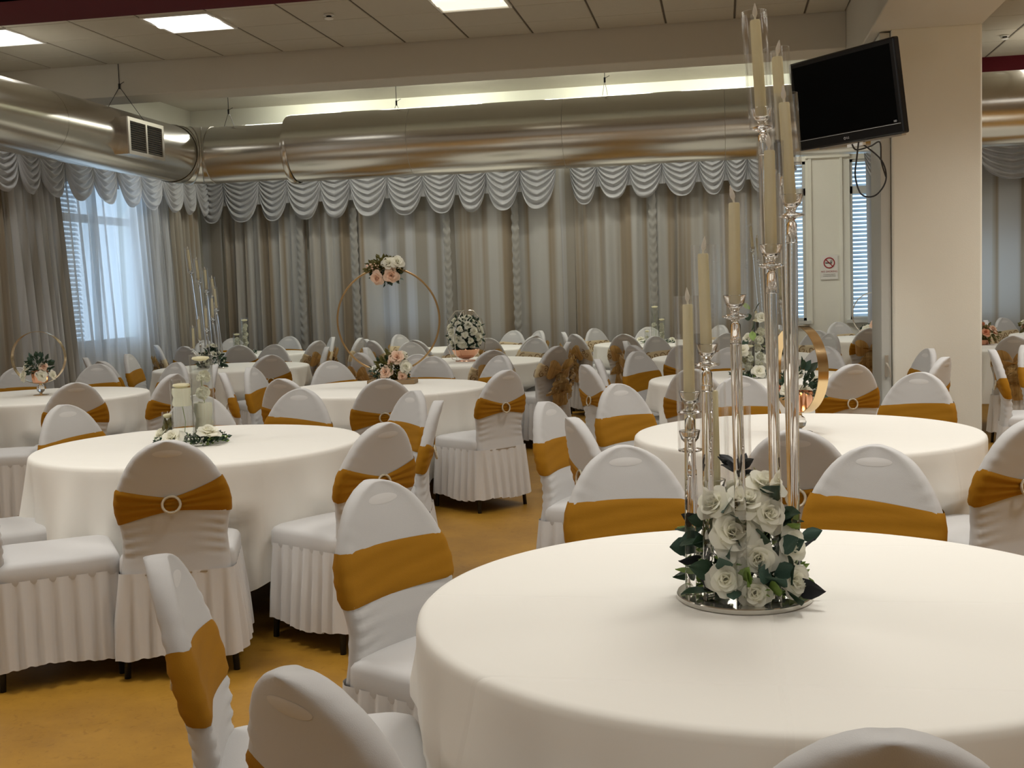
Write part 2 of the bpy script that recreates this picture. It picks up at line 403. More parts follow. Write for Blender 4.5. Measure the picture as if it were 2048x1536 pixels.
# windows
def window(n, plane, axis, p, q, zl, zh, transom, slats, label):
    w_ = tag(empty('window_%d' % n, (0, 0, 0)), label, kind='structure')
    def bx(b, a0, a1, d0, d1, z0, z1):
        if axis == 'x': b.box(a0, a1, plane+d0, plane+d1, z0, z1)
        else: b.box(plane-d1, plane-d0, a0, a1, z0, z1)
    b = MB()
    for a0, a1, z0, z1 in ((p, p+.035, zl, zh), (q-.035, q, zl, zh), (p, q, zl, zl+.035), (p, q, zh-.035, zh)): bx(b, a0, a1, .02, .08, z0, z1)
    bx(b, p, q, .02, .08, transom, transom+.09)
    if q-p > 1.2: bx(b, (p+q)/2-.04, (p+q)/2+.04, .02, .08, zl, zh)
    b.obj('window_frame', M_FRAME, w_, smooth=False)
    b = MB(); bx(b, p+.03, q-.03, .045, .049, zl+.03, zh-.03); b.obj('glass_pane', M_PANE, w_, smooth=False)
    b = MB(); bx(b, p-.05, q+.05, -.05, .02, zl-.04, zl); b.obj('window_sill', M_FRAME, w_, smooth=False)
    if slats:
        b = MB(); z = zl+.03
        a0, a1 = slats
        while z < zh-.05:
            if axis == 'x': b.add([(a0, plane+.14, z), (a1, plane+.14, z), (a1, plane+.165, z+.036), (a0, plane+.165, z+.036), (a0, plane+.15, z+.002), (a1, plane+.15, z+.002)], [(0, 1, 2, 3), (0, 1, 5, 4), (4, 5, 2, 3)])
            else: b.add([(plane-.14, a0, z), (plane-.14, a1, z), (plane-.165, a1, z+.036), (plane-.165, a0, z+.036), (plane-.15, a0, z+.002), (plane-.15, a1, z+.002)], [(0, 1, 2, 3), (0, 1, 5, 4), (4, 5, 2, 3)])
            z += .052
        tag(b.obj('shutter_slats', M_SHUT, w_, smooth=False), kind='stuff')
    if n in (2, 3, 6):  # unseen board added behind the glass to dim daylight through the drapes
        b = MB(); b.box(p, q, plane+.17, plane+.18, 1.65 if n == 2 else 1.9, zh); b.obj('daylight_blocker', M_SHUT, w_, smooth=False)
LW = ['tall window glowing faintly through the drapes behind the big gold hoop', 'tall window behind the drapes behind the candle stand',
      'narrow window strip left of the no smoking sign', 'narrow window strip with louvred shutter right of the no smoking sign', 'wide window behind the drapes right of the pillar']
for i, (p, q, zl, zh) in enumerate(WINB):
    window(i+2, FY1, 'x', p, q, zl, zh, 2.48, (p, q) if i in (2, 3) else ((p, q) if i in (0, 1) else None), LW[i])
window(1, FX0, 'y', *WINL[0], 2.35, (11.62, 12.25), 'bright window behind sheer drapes on the left wall')
# narrow pilaster mouldings round the sign wall
b = MB(); b.box(1.06, 1.10, 14.975, 15.0, 0, 2.95); b.box(1.44, 1.47, 14.975, 15.0, 0, 2.95); b.box(1.03, 1.56, 14.96, 15.0, 2.93, 2.99)
tag(b.obj('trim_6', M_WALLW, smooth=False), 'thin white mouldings on the wall round the no smoking sign', kind='structure')
# ------------------------------------------------------------------ ceiling fixtures
PL = ['square lit ceiling panel cut by the left edge of the photo', 'square lit ceiling panel between the red beam and the white beam, fully visible', 'square lit ceiling panel at the top centre edge, dimmer than the others']
for i, (x, y) in enumerate(PANELS):
    t = empty('ceiling_light', (x, y, 3.74), 0, PL[i], 'light', 'square ceiling light panels')
    b = MB()
    for a in ((-.297, .297, -.297, -.275), (-.297, .297, .275, .297), (-.297, -.275, -.275, .275), (.275, .297, -.275, .275)): b.box(*a, -.012, .02)
    b.obj('frame', M_WHITEP, t, smooth=False)
    b = MB().box(-.275, .275, -.275, .275, 0, .01); b.obj('diffuser', M_PANEL if i < 2 else M_PANELD, t, smooth=False)
    b = MB(); rows = []
    for k in range(9):
        a = pi*k/8; rows.append([(-.26, -.03+.08*cos(a), -.035*sin(a)), (.26, -.03+.08*cos(a), -.035*sin(a))])
    b.grid(rows); b.obj('lamp_cover', M_PANEL if i < 2 else M_PANELD, t)
for i, (x, y) in enumerate(HIDDEN):
    t = empty('ceiling_light', (x, y, 3.735), 0, 'square ceiling panel light overhead, outside the photo', 'light', 'ceiling panels outside the photo')
    b = MB()
    for a in ((-.297, .297, -.297, -.275), (-.297, .297, .275, .297), (-.297, -.275, -.275, .275), (.275, .297, -.275, .275)): b.box(*a, -.012, .01)
    b.obj('frame', M_WHITEP, t, smooth=False)
    MB().box(-.275, .275, -.275, .275, -.004, .0).obj('diffuser', M_PANEL, t, smooth=False)
for x, y in TUBES:
    t = empty('tube_light', (x, y, 3.98), 0, 'strip light over the round duct washing the top of the wall', 'light', 'strip lights hidden behind the white beam')
    MB().box(-.62, .62, -.05, .05, -.05, 0).obj('housing', M_WHITEP, t, smooth=False)
    MB().tube([(-.58, 0, -.065), (.58, 0, -.065)], .013, 10).obj('tube', M_TUBE, t)
for x, y, lb in ((-3.14, 9.36, 'small round smoke detector on a ceiling tile at the top left'), (2.73, 12.19, 'small round smoke detector on the ceiling right of the pillar')):
    t = empty('smoke_detector', (x, y, 3.738), 0, lb, 'smoke detector')
    MB().lathe([(.04, 0), (.045, -.012), (.03, -.014)], n=20).obj('base', M_WHITEP, t)
    MB().lathe([(.022, -.014), (.02, -.03)], n=16).obj('sensor_chamber', M_DARK, t)
    MB().lathe([(.036, -.03), (.036, -.038), (.015, -.044)], n=20).obj('cap', M_WHITEP, t)

# ------------------------------------------------------------------ round air duct
duct = empty('air_duct', (0, 0, 3.0), 0, 'large round brushed metal air duct hanging under the ceiling with an elbow at the left', 'duct')
DY = 12.0; DXL = -5.72; zc = -.01
def cyl_x(name, x0, x1, r, z=zc, seg=1, dents=0):
    rows = []; N = max(2, int((x1-x0)/.12)) if dents else 2
    for i in range(N+1):
        x = x0+(x1-x0)*i/N
        d = dents*(.6*sin(x*2.7)+.4*sin(x*6.1+1))
        rows.append([(x, DY+(r+d*cos(a*2))*cos(a), z+(r+d*sin(a*3+x))*sin(a)) for a in [2*pi*k/64 for k in range(64)]])
    return MB().grid(rows, True).obj(name, M_DUCT, duct)
cyl_x('duct_section', -5.44, -4.46, .300)
xs = [-4.45, -3.15, -1.55, .05, 1.65, 3.25, 4.85, 6.5, 8.15]
for i in range(len(xs)-1): cyl_x('duct_section', xs[i]+.002, xs[i+1]-.002, .352, .012, dents=.003)
b = MB()
b.grid([[(-4.50+dx, DY+r*cos(2*pi*k/64), .0+r*sin(2*pi*k/64)) for k in range(64)] for dx, r in ((-.02, .298), (-.015, .325), (.0, .360), (.035, .364), (.06, .352))], True)
b.obj('duct_collar', M_DUCT, duct)
def ring_x(x, r, z):
    return MB().tube([(x, DY+r*cos(2*pi*k/48), z+r*sin(2*pi*k/48)) for k in range(48)], .006, 6, closed=True).obj('duct_joint', M_DJOIN, duct)
for x in xs[1:-1]: MB().tube([(x, DY+.3515*cos(2*pi*k/48), .012+.3515*sin(2*pi*k/48)) for k in range(48)], .002, 6, closed=True).obj('duct_joint', M_DJOIN, duct)
# elbow: mitred segments from the -Y run to the +X run
R_E = .30; ER = .34
c0 = Vector((DXL+ER, DY-ER, 0)); frames = []
for k in range(5):
    a = pi - (pi/2)*k/4
    frames.append((c0+Vector((ER*cos(a), ER*sin(a), zc)), Vector((cos(a), sin(a), 0))))
for k in range(4):
    rows = []
    for (c, d) in (frames[k], frames[k+1]):
        rows.append([tuple(c+d*(R_E*cos(2*pi*j/48))+Vector((0, 0, R_E*sin(2*pi*j/48)))) for j in range(48)])
    MB().grid(rows, True).obj('elbow_segment', M_DUCTY, duct)
for k in range(5):
    c, d = frames[k]
    MB().tube([tuple(c+d*((R_E+.002)*cos(2*pi*j/48))+Vector((0, 0, (R_E+.002)*sin(2*pi*j/48)))) for j in range(48)], .005, 6, closed=True).obj('duct_joint', M_DJOIN, duct)
ys = [DY-ER, 9.2, 7.0, 4.8, 2.6, .4]
for i in range(len(ys)-1):
    rows = [[(DXL+.295*cos(2*pi*k/64), y, zc+.295*sin(2*pi*k/64)) for k in range(64)] for y in (ys[i]-.002, ys[i+1]+.002)]
    MB().grid(rows, True).obj('duct_section', M_DUCTY, duct)
# outlet grille on the right of the left-hand run
vt = link('outlet_box', MB().box(DXL+.20, -5.36, 10.06, 10.76, -.20, .14).mesh('outlet_box', M_DUCT, False), duct)
b = MB()
for a in ((10.06, 10.76, -.20, -.165), (10.06, 10.76, .105, .14), (10.06, 10.10, -.165, .105), (10.72, 10.76, -.165, .105), (10.395, 10.425, -.165, .105)): b.box(-5.36, -5.345, *a)
b.obj('grille_frame', M_VENT, vt, smooth=False)
MB().box(-5.3598, -5.357, 10.10, 10.72, -.165, .105).obj('grille_shade_sheet', M_DARK, vt, smooth=False)  # thin black sheet standing in for the shade inside the outlet
b = MB()
for k in range(13):
    z = -.155+k*.0205
    b.add([(-5.357, 10.10, z), (-5.357, 10.72, z), (-5.347, 10.72, z+.007), (-5.347, 10.10, z+.007)], [(0, 1, 2, 3)])
tag(b.obj('grille_louvres', M_VENT, vt, smooth=False), kind='stuff')
# hanger wires
def hanger(x, y, zt, spread, axis, zk, zb):
    b = MB(); z0 = -3.0
    b.tube([(x, y, zt+z0), (x, y, zk+z0)], .0035, 5); b.tube([(x, y, zk+z0+.03), (x, y, zk+z0-.02)], .011, 6)
    b.tube([(x, y, zk+z0+.02), (x+.05, y, zk+z0+.045)], .003, 4)
    for s in (-1, 1):
        e = (x+s*spread, y, zb+z0) if axis == 'x' else (x, y+s*spread, zb+z0)
        b.tube([(x, y, zk+z0), e], .0028, 4)
    b.obj('hanger_wire', M_LEG, duct)
hanger(-5.72, 10.70-.06, 3.74, .26, 'x', 3.52, 3.15)
hanger(-3.33, DY, 3.98, .03, 'x', 3.42, 3.345)
hanger(-1.14, DY, 3.98, .03, 'x', 3.52, 3.35)
hanger(-5.20, DY, 3.98, .06, 'x', 3.44, 3.285)

# ------------------------------------------------------------------ curtains
def curtain(name, p, q, z0, z1, plane, axis, mat, label, seed, amp=.035, freq=15, slant=0, group='full length drapes', parent=None, depthdir=-1):
    r_ = random.Random(seed); ph = [r_.uniform(0, 6.28) for _ in range(5)]
    L = q-p; N = max(24, int(L*95)); cols = []
    zs = [z1, z1-.25, z1-.7, (z0+z1)/2, z0+.8, z0+.3, z0]
    rows = []
    for zi in zs:
        t = (z1-zi)/(z1-z0); row = []
        for i in range(N+1):
            s = p+L*i/N
            f = freq*(1+.15*sin(s*1.7+ph[0]))
            d = amp*(.75+.25*t)*(sin(f*s+ph[1]+.5*sin(s*5+ph[2])+t*.5*sin(s*3+ph[4]))+.35*sin(2.3*f*s+ph[3]))
            ss = s+slant*(1-t)+.012*sin(f*s*1.3+t*3)
            row.append((ss, plane+depthdir*(.04+d), zi) if axis == 'x' else (plane-depthdir*(.04+d), ss, zi))
        rows.append(row)
    cx = (p+q)/2
    off = (cx, plane, 0) if axis == 'x' else (plane, cx, 0)
    rows = [[(a-off[0], b_-off[1], c) for a, b_, c in r] for r in rows]
    o = MB().grid(rows).obj('curtain', mat, parent, off, sharp=None)
    tag(o, label, 'curtain', group); return o
# left wall
curtain('c', 8.3, 10.55, .03, 3.0, -6.90, 'y', M_CURY, 'brown beige satin drape on the left wall at the photo edge', 1, slant=-.1)
curtain('c', 10.55, 11.50, .03, 3.0, -6.88, 'y', M_RIBY, 'pale striped drape just left of the bright window', 2, slant=-.25)
curtain('c', 11.45, 13.95, .03, 3.0, -6.89, 'y', M_SHEER, 'sheer white drape glowing in front of the bright left window', 3, amp=.03, freq=19, slant=-.22)
curtain('c', 13.92, 14.70, .03, 3.0, -6.90, 'y', M_CURY, 'dark brown satin drape filling the left corner', 4, slant=-.12)
BC = [(-6.93, -6.62, M_SHEERX, 'narrow grey sheer drape in the back left corner'), (-6.60, -5.42, M_CUR, 'beige and grey drape at the left end of the back wall'),
      (-5.42, -4.42, M_CUR, 'beige and grey drape left of the big gold hoop'), (-4.42, -3.42, M_SHEERX, 'bluish sheer drape seen through the big gold hoop'),
      (-3.42, -2.02, M_CUR, 'brown and grey drape behind the white rose ball'), (-2.02, -1.86, M_SHEERX, 'narrow sheer drape in the gap between the two valances'),
      (-1.86, -.55, M_CUR, 'beige drape under the left half of the second valance'), (-.55, .74, M_CUR, 'beige and blue drape partly behind the tall candle stand'),
      (1.73, 2.45, M_SHEERX, 'thin sheer drape beside the louvred window strip'), (2.45, 3.5, M_CUR, 'grey blue drape just right of the pillar'), (3.5, 5.5, M_CUR, 'grey drape at the right edge of the photo')]
for i, (p, q, mt, lb) in enumerate(BC):
    curtain('c', p, q, .03, 3.0, 14.90, 'x', mt, lb, 20+i, freq=[15, 16, 14, 17, 15, 20, 16, 15, 24, 14, 14][i], amp=.02 if q-p < .4 else .035)
# ruched satin strips on the back drapes
RL = ['second candle stand', 'left side of the gold hoop', 'right of the gold hoop', 'right end of the first valance', 'middle of the second valance', 'left end of the first valance']
for k, x in enumerate((-5.5, -4.75, -3.5, -2.6, -.85)):
    rows = []
    for i in range(121):
        z = 2.9-2.85*i/120; wv = .045+.006*sin(i*1.1)
        rows.append([(s*wv, -.014*cos(s*1.5)+.006*sin(i*1.35+abs(s)*3.0), z+abs(s)*.03) for s in (-1, -.6, -.2, .2, .6, 1)])
    lbl = ['ruched satin strip on the back drapes left of the second candle stand vases', 'ruched satin strip hanging just left inside the big gold hoop', 'ruched satin strip just right of the big gold hoop',
           'ruched satin strip on the drapes right of the white rose ball', 'ruched satin strip on the drapes under the second valance'][k]
    tag(MB().grid(rows).obj('ruched_strip', M_RIB, None, (x, 14.79, 0), sharp=None), lbl, 'curtain trim', 'ruched strips on the drapes')

def swag_mesh(wd, H, seed, mat, axis):
    r_ = random.Random(seed); ph = r_.uniform(0, 6); nf = r_.choice((7, 8)); sk = r_.uniform(-.06, .06)
    rows = []
    NV = 64
    for i in range(NV+1):
        v = i/NV; row = []
        for j in range(33):
            u = sin((-1+j/16)*pi/2)
            shp = max(0, 1-abs(u)**2.4)**.5
            z = -H*(v**.9)*(shp*(.45+.55*v)+(1-abs(u))*.5*(1-v)) - .02*H*v
            x = (u*wd/2)*(1.0-.06*v) + sk*wd*v*(1-u*u)
            bul = -.05*sin(min(1, v*1.1)*pi*.5)*(1-u*u)**.5
            rip = .022*(1-abs(u)**6*.8)*sin(2*pi*nf*(v**.8)+ph+.5*sin(u*3+ph))+.005*sin(2*pi*nf*2.3*v+u*3+ph)
            row.append((x, bul+rip, z) if axis == 'x' else (-(bul+rip), x, z))
        rows.append(row)
    return MB().grid(rows).mesh('swag', mat)
def tail_mesh(H, seed, mat, axis):
    rows = []
    for i in range(9):
        v = i/8; row = []
        for j in range(13):
            u = -1+j/6; x = u*(.035+.03*v); y = -.03+.012*sin(j*2.1+seed)
            row.append((x, y, -H*v) if axis == 'x' else (-y, x, -H*v))
        rows.append(row)
    return MB().grid(rows).mesh('tail', mat)
def valance(axis, plane, edges, ztop, zbot, label, seed):
    cx = (edges[0]+edges[-1])/2
    base = (cx, plane, ztop) if axis == 'x' else (plane, cx, ztop)
    t = empty('swag_valance', base, 0, label, 'valance', 'silver swag valances')
    mat = M_SWAG if axis == 'x' else M_SWAGY
    if axis == 'x': MB().box(edges[0]-cx, edges[-1]-cx, -.0, .05, -.05, .03).obj('valance_board', M_FRAME, t, smooth=False)
    else: MB().box(-.05, 0, edges[0]-cx, edges[-1]-cx, -.05, .03).obj('valance_board', M_FRAME, t, smooth=False)
    for i in range(len(edges)-1):
        a, c = edges[i], edges[i+1]; m = (a+c)/2-cx; wd = (c-a)*1.10
        zb = zbot[i] if isinstance(zbot, list) else zbot
        dep = -.05 if i % 2 else -.035
        me = swag_mesh(wd, (ztop-zb)*1.0, seed+i, mat, axis)
        link('swag', me, t, (m, dep, 0) if axis == 'x' else (-dep, m, 0))
    tm = tail_mesh((ztop-(zbot[0] if isinstance(zbot, list) else zbot))*.62, seed, mat, axis)
    for e in edges[1:-1]: link('tail', tm, t, (e-cx, -.01, 0) if axis == 'x' else (.01, e-cx, 0))
    return t
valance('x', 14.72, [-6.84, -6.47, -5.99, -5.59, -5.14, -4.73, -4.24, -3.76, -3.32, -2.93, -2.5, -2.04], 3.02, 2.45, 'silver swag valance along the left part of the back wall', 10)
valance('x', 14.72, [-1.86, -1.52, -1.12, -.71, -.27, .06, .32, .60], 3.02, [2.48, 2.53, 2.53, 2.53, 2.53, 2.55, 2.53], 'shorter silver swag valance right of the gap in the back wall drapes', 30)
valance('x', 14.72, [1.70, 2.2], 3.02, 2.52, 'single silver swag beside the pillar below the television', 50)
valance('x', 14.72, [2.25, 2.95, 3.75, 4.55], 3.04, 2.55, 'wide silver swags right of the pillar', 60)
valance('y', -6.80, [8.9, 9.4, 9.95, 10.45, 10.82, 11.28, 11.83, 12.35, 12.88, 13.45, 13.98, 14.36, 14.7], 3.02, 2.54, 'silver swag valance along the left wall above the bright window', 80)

# ------------------------------------------------------------------ sign on the back wall
sg = empty('no_smoking_sign', (1.305, 14.985, 1.585), 0, 'white no smoking sign with a red crossed circle on the back wall', 'sign')
MB().box(-.105, .105, 0, .006, -.148, .148).obj('sign_board', M_WHITEP, sg, smooth=False)
MB().tube([(.062*cos(2*pi*k/32), -.002, .055+.062*sin(2*pi*k/32)) for k in range(32)], .007, 6, closed=True).obj('red_circle', M_REDINK, sg)
b = MB().box(-.045, .02, -.003, -.001, .048, .060); b.box(.022, .034, -.003, -.001, .048, .060)
b.tube([(.012, -.002, .064), (.02, -.002, .075), (.01, -.002, .085)], .003, 5); b.tube([(.028, -.002, .064), (.036, -.002, .078), (.028, -.002, .092)], .003, 5)
b.obj('cigarette', M_BLKINK, sg, smooth=False)
MB().tube([(-.043, -.004, .099), (.043, -.004, .011)], .006, 6).obj('red_bar', M_REDINK, sg)
for tx, sz, z, mt in (('NO SMOKING', .031, -.052, M_REDINK), ('IT IS AGAINST THE LAW', .013, -.088, M_BLKINK), ('TO SMOKE IN THESE PREMISES', .011, -.108, M_BLKINK)):
    link('sign_text', text_mesh(tx, sz, mt), sg, (0, -.0015, z), (pi/2, 0, 0))

# ------------------------------------------------------------------ television
Wt, Yt = .972, 8.15; Ht = Wt*.62
tv = empty('television', (.811, Yt, 2.642), 0, 'black flat television angled on a wall arm beside the pillar', 'television')
a_, t_ = -.903, .157
rv = Vector((cos(a_), sin(a_), 0)); nv = Vector((sin(a_), -cos(a_), 0))
uv = Vector((0, 0, 1))*cos(t_)+nv*sin(t_); nn = rv.cross(uv)
RM = Matrix((rv, -nn, uv)).transposed().to_4x4()
tv.matrix_world = Matrix.Translation((.811, Yt, 2.642)) @ RM
# local: x right, y away from viewer, z up
b = MB().box(-Wt/2, Wt/2, 0, .05, -Ht/2, Ht/2); o = b.obj('casing', M_TVB, tv, smooth=False)
md = o.modifiers.new('bevel', 'BEVEL'); md.width = .012; md.segments = 3
MB().box(-Wt*.36, Wt*.36, .045, .10, -Ht*.36, Ht*.36).obj('back_cover', M_TVB, tv, smooth=False)
MB().box(-Wt/2+.04, Wt/2-.04, -.0015, .001, -Ht/2+.075, Ht/2-.035).obj('screen', M_TVS, tv, smooth=False)
MB().box(-Wt/2+.02, Wt/2-.02, -.002, .001, -Ht/2+.066, -Ht/2+.069).obj('trim_line', M_LOGO, tv, smooth=False)
lg = MB().tube([(-.03+.0075*cos(2*pi*k/20), -.002, -Ht/2+.034+.0075*sin(2*pi*k/20)) for k in range(20)], .0016, 5, closed=True).obj('logo_disc', M_LOGO, tv)
link('logo_text', text_mesh('LG', .020, M_LOGO), tv, (-.002, -.0015, -Ht/2+.034), (pi/2, 0, 0))
link('corner_text', text_mesh('HD', .018, M_LOGO), tv, (Wt/2-.06, -.0025, -Ht/2+.085), (pi/2, 0, 0))
o = MB().box(-Wt/2+.20, Wt/2-.03, .005, .045, -Ht/2-.012, -Ht/2+.0).obj('lower_speaker_edge', M_SILVER, tv, smooth=False)
MB().box(-.02, .12, .0, .03, -Ht/2-.030, -Ht/2-.010).obj('cable_box', M_WHITEP, tv, smooth=False)
# wall arm reaching the pillar, and the cables: parts of the television, given in its own frame
TI = (Matrix.Translation((.811, Yt, 2.642)) @ RM).inverted()
loc_ = lambda p: tuple(TI @ Vector(p))
b = MB().tube([(0, .09, 0), loc_((1.12, 8.75, 2.66)), loc_((1.262, 8.97, 2.66)), loc_((1.262, 9.0, 2.66))], .02, 8)
for dz in (-.1, .1): b.tube([loc_((1.262, 8.985, 2.66)), loc_((1.262, 8.985, 2.66+dz))], .016, 6)
b.obj('wall_arm', M_LEG, tv)
def cable(pts, lb):
    P = [Vector(loc_(p)) for p in pts]; out = []
    for i in range(len(P)-1):
        p0, p1, p2, p3 = P[max(i-1, 0)], P[i], P[i+1], P[min(i+2, len(P)-1)]
        for k in range(6):
            t = k/6; out.append(.5*((2*p1)+(p2-p0)*t+(2*p0-5*p1+4*p2-p3)*t*t+(3*p1-p0-3*p2+p3)*t**3))
    out.append(P[-1])
    return tag(MB().tube(out, .0055, 6).obj('cable', M_LEG, tv), lb)
cable([(.90, 8.08, 2.335), (.895, 8.15, 2.24), (.89, 8.2, 2.12), (.93, 8.2, 2.00), (1.02, 8.2, 1.99), (1.09, 8.22, 2.09), (1.06, 8.2, 2.22), (.92, 8.1, 2.33)], 'long black cable looping below the television')
cable([(.86, 8.1, 2.325), (.89, 8.12, 2.29), (.98, 8.15, 2.31), (1.05, 8.2, 2.34), (1.065, 8.25, 2.22), (1.10, 8.3, 2.12)], 'short black cable hanging close under the television')

# ------------------------------------------------------------------ tables and cloths
TAB = dict(T1=(.095, 2.52), T2=(-2.47, 5.17), T3=(.354, 5.38), T4=(-2.45, 8.19), T5=(-5.06, 7.99), T6=(-4.85, 10.95), T7=(-5.75, 13.45), T8=(-2.45, 11.05), T9=(-3.0, 13.6),
           T10=(.23, 8.45), T11=(-.75, 13.8), T12=(.1, 10.95), T13=(1.75, 13.75), T14=(3.0, 11.4), T15=(3.9, 13.7), T16=(2.95, 8.3))
TL = dict(T1='the near table with the tall candle stand', T2='the glass vase table', T3='the table with the small gold hoop, right', T4='the table with the big gold hoop',
          T5='the far left table with the small hoop', T6='the table with the second candle stand', T7='the back left corner table', T8='the table with the white rose ball', T9='the back table behind the rose ball',
          T10='the table behind the small gold hoop', T11='the back table under the second valance', T12='the table behind the tall candle rods', T13='the back table near the no smoking sign', T14='the table right of the pillar',
          T15='the back right corner table', T16='the table at the right photo edge')
